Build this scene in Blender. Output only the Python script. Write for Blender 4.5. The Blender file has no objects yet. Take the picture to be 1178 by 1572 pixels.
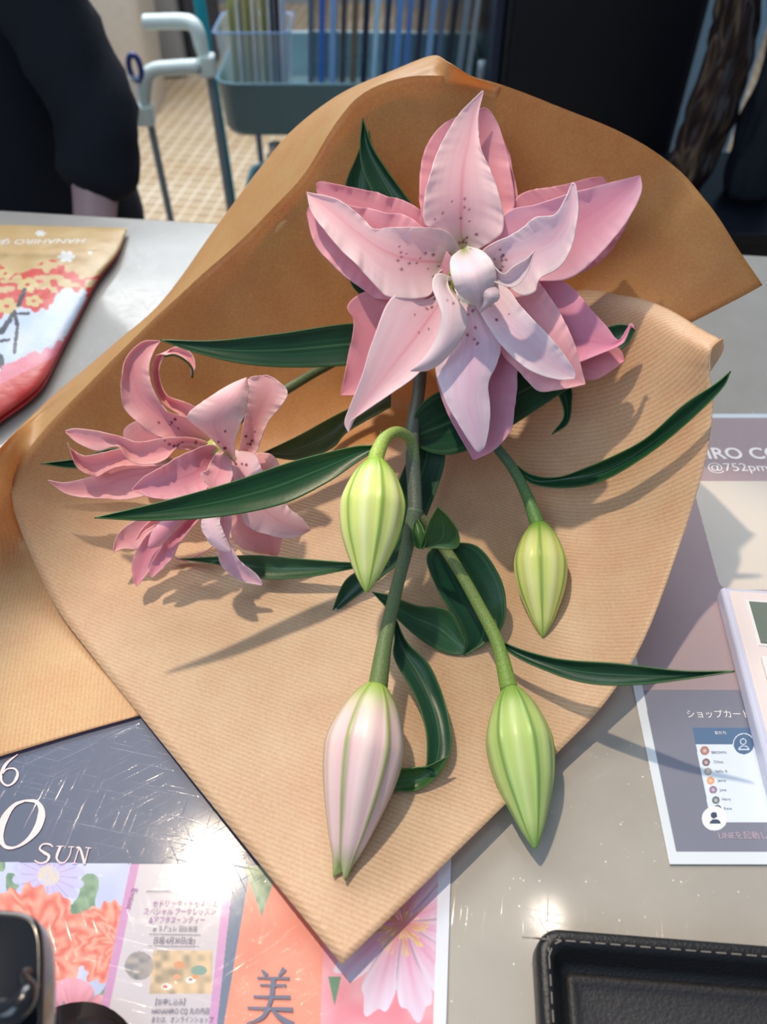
import bpy, bmesh, math, random
import numpy as np
from mathutils import Vector, Matrix
random.seed(4); rng = np.random.default_rng(7)
S = bpy.context.scene; COL = S.collection

# ---------------------------------------------------------------- camera, world, lights, exposure
TZ = 0.90                      # height of the counter top
CH = 0.35                      # camera above the counter
PITCH = math.radians(47); FPX = 1180.0
cam = bpy.data.cameras.new('camera'); camo = bpy.data.objects.new('camera', cam); COL.objects.link(camo)
cam.sensor_fit = 'VERTICAL'; cam.sensor_height = 36; cam.lens = 36*FPX/1572
cam.clip_start = 0.01; cam.clip_end = 50
camo.location = (0, 0, TZ+CH); camo.rotation_euler = (math.pi/2-PITCH, 0, 0)
cam.dof.use_dof = True; cam.dof.focus_distance = 0.385; cam.dof.aperture_fstop = 8.5
S.camera = camo
S.view_settings.view_transform = 'Standard'; S.view_settings.look = 'None'
S.view_settings.gamma = 1; S.view_settings.use_curve_mapping = False
S.view_settings.exposure = 0.0
w = bpy.data.worlds.new('world'); S.world = w; w.use_nodes = True
w.node_tree.nodes['Background'].inputs[0].default_value = (0.62, 0.78, 1.0, 1)
w.node_tree.nodes['Background'].inputs[1].default_value = 0.35

def lamp(name, kind, loc, target, energy, color, **kw):
    l = bpy.data.lights.new(name, kind); l.energy = energy; l.color = color
    for k, v in kw.items(): setattr(l, k, v)
    o = bpy.data.objects.new(name, l); COL.objects.link(o); o.location = loc
    o.rotation_euler = (Vector(target)-Vector(loc)).to_track_quat('-Z', 'Y').to_euler()
    return o
lamp('spot_lamp', 'SPOT', (-0.40, 0.62, TZ+1.5), (0.07, 0.135, TZ), 82, (1, .82, .62), shadow_soft_size=.024, spot_size=math.radians(21), spot_blend=.35)
lamp('ceiling_downlight', 'SPOT', (0.36, 0.50, TZ+1.5), (0.1, 0.2, TZ), 3.5, (1, .9, .78), shadow_soft_size=.03, spot_size=math.radians(80), spot_blend=.6)
lamp('window_light', 'AREA', (-0.7, 2.5, TZ+1.7), (0, 0.4, TZ), 57, (.86, .93, 1), shape='RECTANGLE', size=2.6, size_y=1.4)
lamp('added_floor_fill', 'AREA', (-0.7, 2.7, 2.6), (-0.7, 2.7, 0), 60, (1, .96, .9), shape='RECTANGLE', size=2.0, size_y=1.6)  # added fill without a known fixture, brightens the floor at the back
lamp('added_trolley_fill', 'SPOT', (-0.3, 1.1, 2.4), (-.1, 2.15, .7), 45, (.9, .96, 1), shadow_soft_size=.12, spot_size=math.radians(46), spot_blend=.5)  # added fill spot aimed at the trolley to lift the dark background
lamp('shop_front_light', 'AREA', (-0.9, -0.9, TZ+1.5), (0.05, 0.4, TZ+.1), 13, (.62, .80, 1), shape='RECTANGLE', size=1.2, size_y=1.0)

# ---------------------------------------------------------------- helpers
cp, sp = math.cos(PITCH), math.sin(PITCH)
def rayd(px, py):
    px = np.asarray(px, float); py = np.asarray(py, float)
    x = (px-589)/FPX; y = (786-py)/FPX
    return np.stack([x, cp+y*sp, -sp+y*cp], -1)
def D(px, py, d):            # point at a distance along the view axis
    r = rayd(px, py); d = np.asarray(d, float)[..., None]
    return r*d+np.array([0, 0, TZ+CH])
def Zp(px, py, z):           # point at a height over the counter
    r = rayd(px, py); t = (np.asarray(z, float)-CH)/r[..., 2]
    return r*t[..., None]+np.array([0, 0, TZ+CH])
def PT(p): return D(*p) if p[2] >= .28 else Zp(*p)
def G(px, py, Y):            # point at a horizontal distance
    r = rayd(px, py); return r*(Y/r[1])+np.array([0, 0, TZ+CH])
def unproj(P):               # where on a flat print a point lies, in print units
    q = P-np.array([0, 0, TZ+CH])
    f = q[..., 1]*cp-q[..., 2]*sp; u = q[..., 1]*sp+q[..., 2]*cp
    return 589+FPX*q[..., 0]/f, 786-FPX*u/f
def lin(c):
    c = np.asarray(c, float)/255.0
    return np.where(c <= .04045, c/12.92, ((c+.055)/1.055)**2.4)
def L4(r, g, b): return tuple(lin((r, g, b)))+(1.0,)
def cr(pts, n):              # smooth curve through points, n samples evenly by length
    p = np.asarray(pts, float)
    if len(p) == 2:
        t = np.linspace(0, 1, n)[:, None]; return p[0]*(1-t)+p[1]*t
    q = np.vstack([2*p[0]-p[1], p, 2*p[-1]-p[-2]]); out = []
    for i in range(1, len(q)-2):
        t = np.linspace(0, 1, 16, endpoint=False)[:, None]
        a, b, c, d = q[i-1], q[i], q[i+1], q[i+2]
        out.append(.5*((2*b)+(-a+c)*t+(2*a-5*b+4*c-d)*t*t+(-a+3*b-3*c+d)*t**3))
    o = np.vstack(out+[p[-1:]])
    s = np.r_[0, np.cumsum(np.linalg.norm(np.diff(o, axis=0), axis=1)+1e-9)]; s /= s[-1]
    tt = np.linspace(0, 1, n)
    return np.stack([np.interp(tt, s, o[:, k]) for k in range(o.shape[1])], -1)
def link(name, me, mat=None, parent=None, smooth=True):
    o = bpy.data.objects.new(name, me); COL.objects.link(o)
    if mat: me.materials.append(mat)
    if smooth and len(me.polygons): me.polygons.foreach_set('use_smooth', [True]*len(me.polygons))
    if parent: o.parent = parent
    return o
def pin(o, loc):             # give a world-built mesh its origin at loc
    l = Vector(loc); o.data.transform(Matrix.Translation(-l)); o.location = l; return o
def child(o, root): o.parent = root; o.matrix_parent_inverse = Matrix.Translation(root.location).inverted(); return o
def grid(name, P, mat, col=None, parent=None, closed=False, thick=0, smooth=True):
    P = np.asarray(P); n, m = P.shape[:2]
    me = bpy.data.meshes.new(name)
    I = np.arange(n*m).reshape(n, m)
    if closed: I = np.hstack([I, I[:, :1]])
    q = np.stack([I[:-1, :-1], I[1:, :-1], I[1:, 1:], I[:-1, 1:]], -1).reshape(-1, 4)
    me.vertices.add(n*m); me.vertices.foreach_set('co', P.reshape(-1))
    me.loops.add(q.size); me.loops.foreach_set('vertex_index', q.reshape(-1).astype(np.int32))
    me.polygons.add(len(q)); me.polygons.foreach_set('loop_start', np.arange(0, q.size, 4, dtype=np.int32))
    me.update(calc_edges=True); me.validate()
    if col is not None:
        c = np.ones((n*m, 4)); c[:, :3] = np.asarray(col).reshape(-1, 3)
        a = me.color_attributes.new('Col', 'FLOAT_COLOR', 'POINT'); a.data.foreach_set('color', c.reshape(-1))
    o = link(name, me, mat, parent, smooth)
    if thick:
        s = o.modifiers.new('thickness', 'SOLIDIFY'); s.thickness = thick; s.offset = 0
    return o
def tag(o, label, cat, group=None, kind=None):
    o['label'] = label; o['category'] = cat
    if group: o['group'] = group
    if kind: o['kind'] = kind
    return o
def empty(name, loc):
    o = bpy.data.objects.new(name, None); COL.objects.link(o); o.location = Vector(loc); o.empty_display_size = .02; return o
def bmobj(name, bm, mat, parent=None, smooth=False):
    me = bpy.data.meshes.new(name); bm.to_mesh(me); bm.free(); return link(name, me, mat, parent, smooth)
def boxbm(bm, x0, x1, y0, y1, z0, z1, M=None, bev=0, seg=2):
    g = bmesh.ops.create_cube(bm, size=1)['verts']
    for v in g: v.co = Vector(((x0+x1)/2+v.co.x*(x1-x0), (y0+y1)/2+v.co.y*(y1-y0), (z0+z1)/2+v.co.z*(z1-z0)))
    if bev:
        e = list({e for v in g for e in v.link_edges})
        r = bmesh.ops.bevel(bm, geom=e, offset=bev, segments=seg, affect='EDGES', profile=.5)
        g = list({v for f in r['faces'] for v in f.verts} | {v for v in g if v.is_valid})
    if M is not None:
        for v in g: v.co = M @ v.co
def box(name, x0, x1, y0, y1, z0, z1, mat, parent=None, M=None, bev=0, seg=2):
    bm = bmesh.new(); boxbm(bm, x0, x1, y0, y1, z0, z1, M, bev, seg)
    bmesh.ops.recalc_face_normals(bm, faces=bm.faces)
    return bmobj(name, bm, mat, parent, smooth=False)
def tube(name, pts, rad, mat, parent=None, n=48, seg=16, col=None, cap=True, flat=1.0):
    c = cr(pts, n); rad = np.interp(np.linspace(0, 1, n), np.linspace(0, 1, len(np.atleast_1d(rad))), np.atleast_1d(rad)) if np.ndim(rad) else np.full(n, rad)
    T = np.gradient(c, axis=0); T /= np.linalg.norm(T, axis=1)[:, None]
    up = np.array([0, 0, 1.]) if abs(T[0, 2]) < .9 else np.array([1., 0, 0])
    N = np.cross(T[0], up); N /= np.linalg.norm(N); P = np.zeros((n, seg, 3)); a = np.linspace(0, 2*math.pi, seg, endpoint=False)
    for i in range(n):
        N = N-T[i]*N.dot(T[i]); N /= np.linalg.norm(N); B = np.cross(T[i], N)
        P[i] = c[i]+rad[i]*(np.cos(a)[:, None]*N+np.sin(a)[:, None]*B*flat)
    if cap:
        P = np.concatenate([np.repeat(c[:1, None], seg, 1), P, np.repeat(c[-1:, None], seg, 1)])
    cc = None
    if col is not None: cc = np.broadcast_to(np.asarray(col), P.shape) if np.ndim(col) == 1 else np.repeat(np.asarray([col(t) for t in np.linspace(0, 1, P.shape[0])])[:, None], seg, 1)
    return grid(name, P, mat, cc, parent, closed=True)
def fn(x, y, sc, seed=0):    # smooth value noise
    x = np.asarray(x)/sc+seed*17.3; y = np.asarray(y)/sc+seed*9.1
    xi, yi = np.floor(x).astype(int), np.floor(y).astype(int); fx, fy = x-xi, y-yi
    fx = fx*fx*(3-2*fx); fy = fy*fy*(3-2*fy)
    h = lambda a, b: np.modf(np.abs(np.sin(a*127.1+b*311.7+seed)*43758.5453))[0]
    return (h(xi, yi)*(1-fx)+h(xi+1, yi)*fx)*(1-fy)+(h(xi, yi+1)*(1-fx)+h(xi+1, yi+1)*fx)*fy

# ---------------------------------------------------------------- materials
def newmat(name):
    m = bpy.data.materials.new(name); m.use_nodes = True
    return m, m.node_tree.nodes, m.node_tree.links, m.node_tree.nodes['Principled BSDF']
def noise_bump(nt, scale, strength, dist=.001, detail=3, stretch=None):
    N, L = nt.nodes, nt.links
    tc = N.new('ShaderNodeTexCoord'); t = N.new('ShaderNodeTexNoise'); t.inputs['Scale'].default_value = scale; t.inputs['Detail'].default_value = detail
    mp = N.new('ShaderNodeMapping')
    if stretch: mp.inputs['Scale'].default_value = stretch
    L.new(tc.outputs['Object'], mp.inputs[0]); L.new(mp.outputs[0], t.inputs[0])
    b = N.new('ShaderNodeBump'); b.inputs['Strength'].default_value = strength; b.inputs['Distance'].default_value = dist
    L.new(t.outputs[0], b.inputs['Height']); return b, t
def plain(name, rgb, rough=.5, metal=0, var=.08, nscale=40, coat=0, bump=0, **kw):
    m, N, L, p = newmat(name)
    b, t = noise_bump(m.node_tree, nscale, bump or .02)
    mx = N.new('ShaderNodeMix'); mx.data_type = 'RGBA'
    c = lin(rgb); mx.inputs[6].default_value = tuple(c*(1-var))+(1,); mx.inputs[7].default_value = tuple(np.minimum(c*(1+var), 1))+(1,)
    L.new(t.outputs[0], mx.inputs[0]); L.new(mx.outputs[2], p.inputs['Base Color'])
    if bump: L.new(b.outputs[0], p.inputs['Normal'])
    p.inputs['Roughness'].default_value = rough; p.inputs['Metallic'].default_value = metal; p.inputs['Coat Weight'].default_value = coat
    for k, v in kw.items(): p.inputs[k.replace('_', ' ')].default_value = v
    return m
def scratch_normal(nt):      # fine random hairline scratches in the clear top layer
    N, L = nt.nodes, nt.links; tc = N.new('ShaderNodeTexCoord'); last = None
    for i, (ang, sc) in enumerate(((12, 260), (58, 310), (101, 280), (149, 330))):
        m0 = N.new('ShaderNodeMapping'); m0.inputs['Rotation'].default_value = (0, 0, math.radians(ang)); mp = N.new('ShaderNodeMapping'); mp.inputs['Scale'].default_value = (sc*.08, sc*5, 1)
        t = N.new('ShaderNodeTexNoise'); t.inputs['Scale'].default_value = 1; t.inputs['Detail'].default_value = 1
        cr_ = N.new('ShaderNodeMapRange'); cr_.inputs[1].default_value = .66; cr_.inputs[2].default_value = .78
        L.new(tc.outputs['Object'], m0.inputs[0]); L.new(m0.outputs[0], mp.inputs[0]); L.new(mp.outputs[0], t.inputs[0]); L.new(t.outputs[0], cr_.inputs[0])
        if last is None: last = cr_.outputs[0]
        else:
            a = N.new('ShaderNodeMath'); a.operation = 'ADD'; L.new(last, a.inputs[0]); L.new(cr_.outputs[0], a.inputs[1]); last = a.outputs[0]
    b = N.new('ShaderNodeBump'); b.inputs['Strength'].default_value = .5; b.inputs['Distance'].default_value = .00012
    L.new(last, b.inputs['Height']); return b
def add_coat(m, p, weight=1.0, rough=.09):
    b = scratch_normal(m.node_tree); m.node_tree.links.new(b.outputs[0], p.inputs['Coat Normal'])
    p.inputs['Coat Weight'].default_value = weight; p.inputs['Coat Roughness'].default_value = rough
def attrmat(name, rough=.5, trans=0, coatw=0, bump=None, spec=.5, transcol=None):
    m, N, L, p = newmat(name)
    a = N.new('ShaderNodeAttribute'); a.attribute_name = 'Col'; L.new(a.outputs['Color'], p.inputs['Base Color'])
    p.inputs['Roughness'].default_value = rough; p.inputs['Specular IOR Level'].default_value = spec
    if bump:
        b, _ = noise_bump(m.node_tree, *bump); L.new(b.outputs[0], p.inputs['Normal'])
    if coatw: add_coat(m, p, coatw)
    if trans:
        tr = N.new('ShaderNodeBsdfTranslucent'); mx = N.new('ShaderNodeMixShader'); mx.inputs[0].default_value = trans
        if transcol:
            mm = N.new('ShaderNodeMix'); mm.data_type = 'RGBA'; mm.blend_type = 'MULTIPLY'; mm.inputs[0].default_value = 1; mm.inputs[7].default_value = transcol
            L.new(a.outputs['Color'], mm.inputs[6]); L.new(mm.outputs[2], tr.inputs['Color'])
        else: L.new(a.outputs['Color'], tr.inputs['Color'])
        out = N['Material Output']; L.new(p.outputs[0], mx.inputs[1]); L.new(tr.outputs[0], mx.inputs[2]); L.new(mx.outputs[0], out.inputs[0])
    return m
M_petal = attrmat('petal', .55, .34, 0, (900, .12, .0006, 2, (1, 1, 1)), .25)
M_leaf = attrmat('leaf', .36, .12, 0, (500, .12, .0005), .35)
M_bud = attrmat('bud', .36, .06, 0, (700, .08, .0005), .4)
M_stem = attrmat('stem', .5, 0, 0, (900, .3, .0006), .4)
_n = M_stem.node_tree; _t = _n.nodes.new('ShaderNodeTexNoise'); _t.inputs['Scale'].default_value = 1300; _c = _n.nodes.new('ShaderNodeTexCoord'); _n.links.new(_c.outputs['Object'], _t.inputs[0])
_m = _n.nodes.new('ShaderNodeMix'); _m.data_type = 'RGBA'; _m.blend_type = 'OVERLAY'; _m.inputs[0].default_value = .6; _a = [x for x in _n.nodes if x.type == 'ATTRIBUTE'][0]
_n.links.new(_a.outputs['Color'], _m.inputs[6]); _n.links.new(_t.outputs['Fac'], _m.inputs[7]); _n.links.new(_m.outputs[2], _n.nodes['Principled BSDF'].inputs['Base Color'])
M_print = attrmat('glossy_print', .5, 0, .75)
M_matte = attrmat('pouch_print', .38, 0, 0, (60, .5, .003), .5)
def ink(name, rgb): 
    m = plain(name, rgb, .5, var=.03); add_coat(m, m.node_tree.nodes['Principled BSDF'], .75); return m
M_inkpink = ink('ink_pink', (232, 200, 200)); M_inkwhite = ink('ink_white', (246, 240, 236)); M_inkgrey = ink('ink_grey', (92, 92, 112))
M_inkslate = ink('ink_slate', (88, 96, 122)); M_inkmauve = ink('ink_mauve', (165, 110, 160)); M_inkdark = ink('ink_dark', (70, 78, 90)); M_inkdim = ink('ink_dim', (150, 140, 152))
# stone counter
M_stone, N, L, p = newmat('stone'); tc = N.new('ShaderNodeTexCoord')
n1 = N.new('ShaderNodeTexNoise'); n1.inputs['Scale'].default_value = 30; n1.inputs['Detail'].default_value = 6
vo = N.new('ShaderNodeTexVoronoi'); vo.inputs['Scale'].default_value = 260
L.new(tc.outputs['Object'], n1.inputs[0]); L.new(tc.outputs['Object'], vo.inputs[0])
mx = N.new('ShaderNodeMix'); mx.data_type = 'RGBA'; mx.inputs[6].default_value = L4(152, 146, 137); mx.inputs[7].default_value = L4(172, 166, 157); L.new(n1.outputs[0], mx.inputs[0])
mr = N.new('ShaderNodeMapRange'); mr.inputs[1].default_value = .06; mr.inputs[2].default_value = .14; mr.inputs[3].default_value = .8; mr.inputs[4].default_value = 0; L.new(vo.outputs['Distance'], mr.inputs[0])
n2 = N.new('ShaderNodeTexNoise'); n2.inputs['Scale'].default_value = 170; L.new(tc.outputs['Object'], n2.inputs[0])
mr2 = N.new('ShaderNodeMapRange'); mr2.inputs[1].default_value = .53; mr2.inputs[2].default_value = .60; L.new(n2.outputs[0], mr2.inputs[0])
mm = N.new('ShaderNodeMath'); mm.operation = 'MULTIPLY'; L.new(mr.outputs[0], mm.inputs[0]); L.new(mr2.outputs[0], mm.inputs[1])
mx2 = N.new('ShaderNodeMix'); mx2.data_type = 'RGBA'; mx2.inputs[7].default_value = L4(238, 238, 236); L.new(mm.outputs[0], mx2.inputs[0]); L.new(mx.outputs[2], mx2.inputs[6])
L.new(mx2.outputs[2], p.inputs['Base Color']); p.inputs['Roughness'].default_value = .45; add_coat(M_stone, p, .6)
# kraft paper: attribute Col carries the sheet's tint, attribute alpha unused; ribs from object coordinates
def kraft(name, ang, ribs):
    m, N, L, p = newmat(name)
    a = N.new('ShaderNodeAttribute'); a.attribute_name = 'Col'
    tc = N.new('ShaderNodeTexCoord'); mp = N.new('ShaderNodeMapping'); mp.inputs['Rotation'].default_value = (0, 0, math.radians(ang)); L.new(tc.outputs['Object'], mp.inputs[0])
    wv = N.new('ShaderNodeTexWave'); wv.bands_direction = 'Y'; wv.inputs['Scale'].default_value = 150; wv.inputs['Distortion'].default_value = .5; wv.inputs['Detail'].default_value = 1; L.new(mp.outputs[0], wv.inputs[0])
    fb = N.new('ShaderNodeTexNoise'); fb.inputs['Scale'].default_value = 700; fb.inputs['Detail'].default_value = 4
    L.new(tc.outputs['Object'], fb.inputs[0])
    bl = N.new('ShaderNodeTexNoise'); bl.inputs['Scale'].default_value = 45; bl.inputs['Detail'].default_value = 4; L.new(tc.outputs['Object'], bl.inputs[0])
    rb = N.new('ShaderNodeAttribute'); rb.attribute_name = 'rib'
    m1 = N.new('ShaderNodeMath'); m1.operation = 'MULTIPLY'; L.new(wv.outputs['Fac'], m1.inputs[0]); L.new(rb.outputs['Fac'], m1.inputs[1])
    dk = N.new('ShaderNodeMix'); dk.data_type = 'RGBA'; dk.blend_type = 'MULTIPLY'; dk.inputs[7].default_value = (.80, .76, .70, 1); L.new(a.outputs['Color'], dk.inputs[6])
    m2 = N.new('ShaderNodeMath'); m2.operation = 'MULTIPLY'; m2.inputs[1].default_value = ribs; L.new(m1.outputs[0], m2.inputs[0]); L.new(m2.outputs[0], dk.inputs[0])
    ov = N.new('ShaderNodeMix'); ov.data_type = 'RGBA'; ov.blend_type = 'OVERLAY'; ov.inputs[0].default_value = .28; L.new(dk.outputs[2], ov.inputs[6]); L.new(fb.outputs['Fac'], ov.inputs[7])
    ov2 = N.new('ShaderNodeMix'); ov2.data_type = 'RGBA'; ov2.blend_type = 'OVERLAY'; ov2.inputs[0].default_value = .22; L.new(ov.outputs[2], ov2.inputs[6]); L.new(bl.outputs['Fac'], ov2.inputs[7])
    L.new(ov2.outputs[2], p.inputs['Base Color']); p.inputs['Roughness'].default_value = .42; p.inputs['Specular IOR Level'].default_value = .45
    b = N.new('ShaderNodeBump'); b.inputs['Strength'].default_value = .25; b.inputs['Distance'].default_value = .0004
    ad = N.new('ShaderNodeMath'); ad.operation = 'ADD'; L.new(m1.outputs[0], ad.inputs[0]); L.new(fb.outputs['Fac'], ad.inputs[1]); L.new(ad.outputs[0], b.inputs['Height']); L.new(b.outputs[0], p.inputs['Normal'])
    tr = N.new('ShaderNodeBsdfTranslucent'); tm = N.new('ShaderNodeMix'); tm.data_type = 'RGBA'; tm.blend_type = 'MULTIPLY'; tm.inputs[0].default_value = 1; tm.inputs[7].default_value = (1, .80, .55, 1)
    L.new(ov2.outputs[2], tm.inputs[6]); L.new(tm.outputs[2], tr.inputs['Color'])
    ms = N.new('ShaderNodeMixShader'); ms.inputs[0].default_value = .40; L.new(p.outputs[0], ms.inputs[1]); L.new(tr.outputs[0], ms.inputs[2]); L.new(ms.outputs[0], N['Material Output'].inputs[0])
    return m
M_kraft = kraft('kraft_paper', 22, .5); M_kraft2 = kraft('kraft_paper_outer', 80, .5)
def glassy(name, rgb, rough=.15, alpha=.35):
    m, N, L, p = newmat(name); b, t = noise_bump(m.node_tree, 12, .4, .01); L.new(b.outputs[0], p.inputs['Normal'])
    p.inputs['Base Color'].default_value = L4(*rgb); p.inputs['Roughness'].default_value = rough; p.inputs['Alpha'].default_value = alpha; return m
M_clear = glassy('clear_plastic', (200, 215, 230), .15, .22); M_clearblue = glassy('blue_clear_plastic', (120, 165, 220), .2, .55)
M_black = plain('black_panel', (10, 14, 24), .5); M_leather = plain('black_leather', (15, 16, 20), .42, bump=.35, nscale=900); M_leatherin = plain('tray_felt', (40, 39, 42), .55, bump=.5, nscale=700)
M_teal = plain('teal_paint', (92, 128, 140), .4); M_sage = plain('pale_green_paint', (206, 222, 220), .4); M_post = plain('grey_metal', (128, 144, 154), .4, .2)
M_white = plain('white_plastic', (226, 226, 226), .4); M_grey = plain('grey_panel', (148, 148, 150), .6)
M_navy = plain('navy_cloth', (9, 16, 30), .85, bump=.5, nscale=120); M_skin = plain('skin', (196, 160, 160), .5, Subsurface_Weight=.15); M_hair = plain('hair', (20, 16, 15), .5)
M_stool = plain('stool_wood', (120, 90, 62), .5)

# ---------------------------------------------------------------- setting
M_floor, N, L, p = newmat('woven_floor'); tc = N.new('ShaderNodeTexCoord'); mp = N.new('ShaderNodeMapping'); mp.inputs['Rotation'].default_value = (0, 0, math.radians(8)); L.new(tc.outputs['Object'], mp.inputs[0])
br = N.new('ShaderNodeTexBrick'); br.inputs['Scale'].default_value = 17; br.offset = 0; br.inputs['Mortar Size'].default_value = .08; br.inputs['Brick Width'].default_value = .9; br.inputs['Row Height'].default_value = .9
br.inputs['Color1'].default_value = L4(200, 184, 160); br.inputs['Color2'].default_value = L4(190, 172, 148); br.inputs['Mortar'].default_value = L4(232, 226, 214); L.new(mp.outputs[0], br.inputs[0])
ns = N.new('ShaderNodeTexNoise'); ns.inputs['Scale'].default_value = 3; L.new(tc.outputs['Object'], ns.inputs[0])
mx = N.new('ShaderNodeMix'); mx.data_type = 'RGBA'; mx.blend_type = 'MULTIPLY'; mx.inputs[7].default_value = L4(215, 190, 150); L.new(ns.outputs[0], mx.inputs[0]); L.new(br.outputs[0], mx.inputs[6]); L.new(mx.outputs[2], p.inputs['Base Color']); p.inputs['Roughness'].default_value = .6
fl = box('floor', -3.5, 3.5, -2, 5.2, -.05, 0, M_floor); fl['kind'] = 'structure'
wl = box('wall_back', -3.5, 3.5, 5.2, 5.3, 0, 2.8, plain('wall_paint', (150, 158, 168), .8)); wl['kind'] = 'structure'

# counter
a, b = Zp(0, 321, 0), Zp(1178, 391, 0); dr = (b-a)/np.linalg.norm(b-a); nrm = np.array([-dr[1], dr[0], 0])
E0, E1 = a-dr*1.1, b+dr*1.1
cnt = tag(empty('counter', (0, .3, 0)), 'grey speckled stone counter under the bouquet', 'counter')
def slab(name, back, front, z0, z1, mat, inset=0, bev=.004):
    bm = bmesh.new(); q = [E0+dr*inset-nrm*back, E1-dr*inset-nrm*back, E1-dr*inset-nrm*front, E0+dr*inset-nrm*front]
    lo = [bm.verts.new((v[0], v[1], z0)) for v in q]; hi = [bm.verts.new((v[0], v[1], z1)) for v in q]
    bm.faces.new(hi); bm.faces.new(lo[::-1])
    for i in range(4): bm.faces.new((lo[i], lo[(i+1) % 4], hi[(i+1) % 4], hi[i]))
    bmesh.ops.recalc_face_normals(bm, faces=bm.faces)
    bmesh.ops.bevel(bm, geom=bm.edges[:], offset=bev, segments=2, affect='EDGES', profile=.5)
    return child(bmobj(name, bm, mat), cnt)
slab('countertop', 0, 1.0, TZ-.035, TZ, M_stone)
slab('cabinet_body', .40, .9, .0, TZ-.035, plain('counter_body', (120, 116, 110), .6), .04)

# ---------------------------------------------------------------- kraft wrap
def rays_sheet(name, pole, rays, mat, ribf, pal, n=60, sub=6, z_off=0.0, slit=None, thick=.0003):
    # rays: (px, py, z, power, pole_drop, corner)
    W0 = PT(pole); B = [PT(r[:3]) for r in rays]; pw = np.array([r[3] for r in rays]); nr = len(rays)
    # smooth boundary with corners kept sharp
    segs = []; idx = [0]+[i for i in range(1, nr-1) if len(rays[i]) > 4]+[nr-1]
    bp, bw, bi = [], [], []
    for k in range(len(idx)-1):
        i0, i1 = idx[k], idx[k+1]; q = np.array([list(B[i])+[pw[i], i] for i in range(i0, i1+1)])
        c = cr_uniform(q, sub)
        bp.append(c[:-1] if k < len(idx)-2 else c)
    bp = np.vstack(bp); Wb = bp[:, :3]; pwr = bp[:, 3]; ri = bp[:, 4]
    s = np.linspace(0, 1, n)
    P = W0[None, None]*(1-s)[None, :, None]+Wb[:, None]*s[None, :, None]
    z0 = W0[2]-TZ; zb = Wb[:, 2]-TZ
    zz = .002+(z0-.002)*np.maximum(0, 1-s)[None]**1.7+(zb[:, None]-.002)*s[None]**pwr[:, None]
    P[..., 2] = TZ+zz
    if slit:
        c0 = cr([PT(q) for q in slit], n); wgt = np.exp(-(ri/4.0)**2)[:, None, None]
        off = c0-np.concatenate([P[0, :, :2], P[0, :, 2:]], -1); P = P+off[None]*wgt; zz = P[..., 2]-TZ
    # gentle crinkle
    wv = (fn(P[..., 0], P[..., 1], .05, 3)-.5)*.004+(fn(P[..., 0], P[..., 1], .018, 5)-.5)*.0009
    P[..., 2] += wv*np.minimum(1, zz/.03)*(s[None]*(1.0)) 
    P[..., 2] = np.maximum(P[..., 2], TZ+.0012)+z_off
    R = np.repeat(np.array([ribf(x) for x in ri])[:, None], n, 1)
    ca, cb = lin(pal[0]), lin(pal[1]); C = ca*(1-R[..., None])+cb*R[..., None]
    o = grid(name, P, mat, C)
    at = o.data.attributes.new('rib', 'FLOAT', 'POINT'); at.data.foreach_set('value', R.reshape(-1).astype(np.float32))
    sd = o.modifiers.new('thickness', 'SOLIDIFY'); sd.thickness = thick; sd.offset = 0
    return o
def cr_uniform(q, sub):
    q = np.asarray(q, float)
    if len(q) == 2: t = np.linspace(0, 1, sub*2+1)[:, None]; return q[0]*(1-t)+q[1]*t
    e = np.vstack([2*q[0]-q[1], q, 2*q[-1]-q[-2]]); out = []
    for i in range(1, len(e)-2):
        t = np.linspace(0, 1, sub, endpoint=False)[:, None]; a, b, c, d = e[i-1], e[i], e[i+1], e[i+2]
        out.append(.5*((2*b)+(-a+c)*t+(2*a-5*b+4*c-d)*t*t+(-a+3*b-3*c+d)*t**3))
    return np.vstack(out+[q[-1:]])
wrap = tag(empty('paper_wrap', tuple(Zp(560, 800, 0))), 'open brown kraft paper bouquet wrap lying on the counter around the lilies', 'wrapping paper')
pole = (700, 640, .042)
inner = [(1110, 519, .124, 1.1), (1094, 532, .1235, 1.15), (1090, 550, .119, 1.2), (1091, 572, .113, 1.3), (1096, 620, .102, 1.5), (1083, 710, .082, 1.8), (1048, 825, .055, 2.2), (990, 980, .03, 2.6),
 (930, 1078, .016, 3), (862, 1150, .012, 3), (720, 1290, .012, 3), (525, 1481, .012, 3, 1), (370, 1291, .007, 3), (214, 1097, .0045, 3, 1), (140, 1005, .005, 3), (85, 930, .009, 3),
 (38, 830, .024, 2.8), (18, 765, .034, 2.6), (28, 712, .044, 2.4), (100, 622, .06, 2.2), (205, 522, .08, 1.9), (300, 432, .10, 1.7), (380, 360, .125, 1.5),
 (460, 280, .155, 1.3), (515, 195, .182, 1.2), (560, 145, .195, 1.1), (630, 122, .20, 1.05), (700, 120, .20, 1), (760, 130, .195, 1), (900, 180, .18, 1), (1030, 250, .16, 1),
 (1090, 310, .15, 1), (1132, 380, .135, 1), (1170, 441, .12, 1)]
def ribi(i): return 1.0 if i < 14 else float(np.clip(1-(i-14)/5, 0, 1))
o = rays_sheet('inner_sheet', pole, inner, M_kraft, ribi, ((222, 164, 96), (230, 200, 164)), slit=[pole, (790, 515, .075), (880, 448, .10), (960, 455, .107), (1040, 483, .116), (1110, 519, .124)]); child(o, wrap)
def inner_rim(px, py):       # height of the inner sheet's rim next to a print position
    q = cr_uniform(np.array(inner[9:])[:, :3] if False else np.array([r_[:3] for r_ in inner], float), 8); return q[np.argmin(np.hypot(q[:, 0]-px, q[:, 1]-py)), 2]
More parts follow.
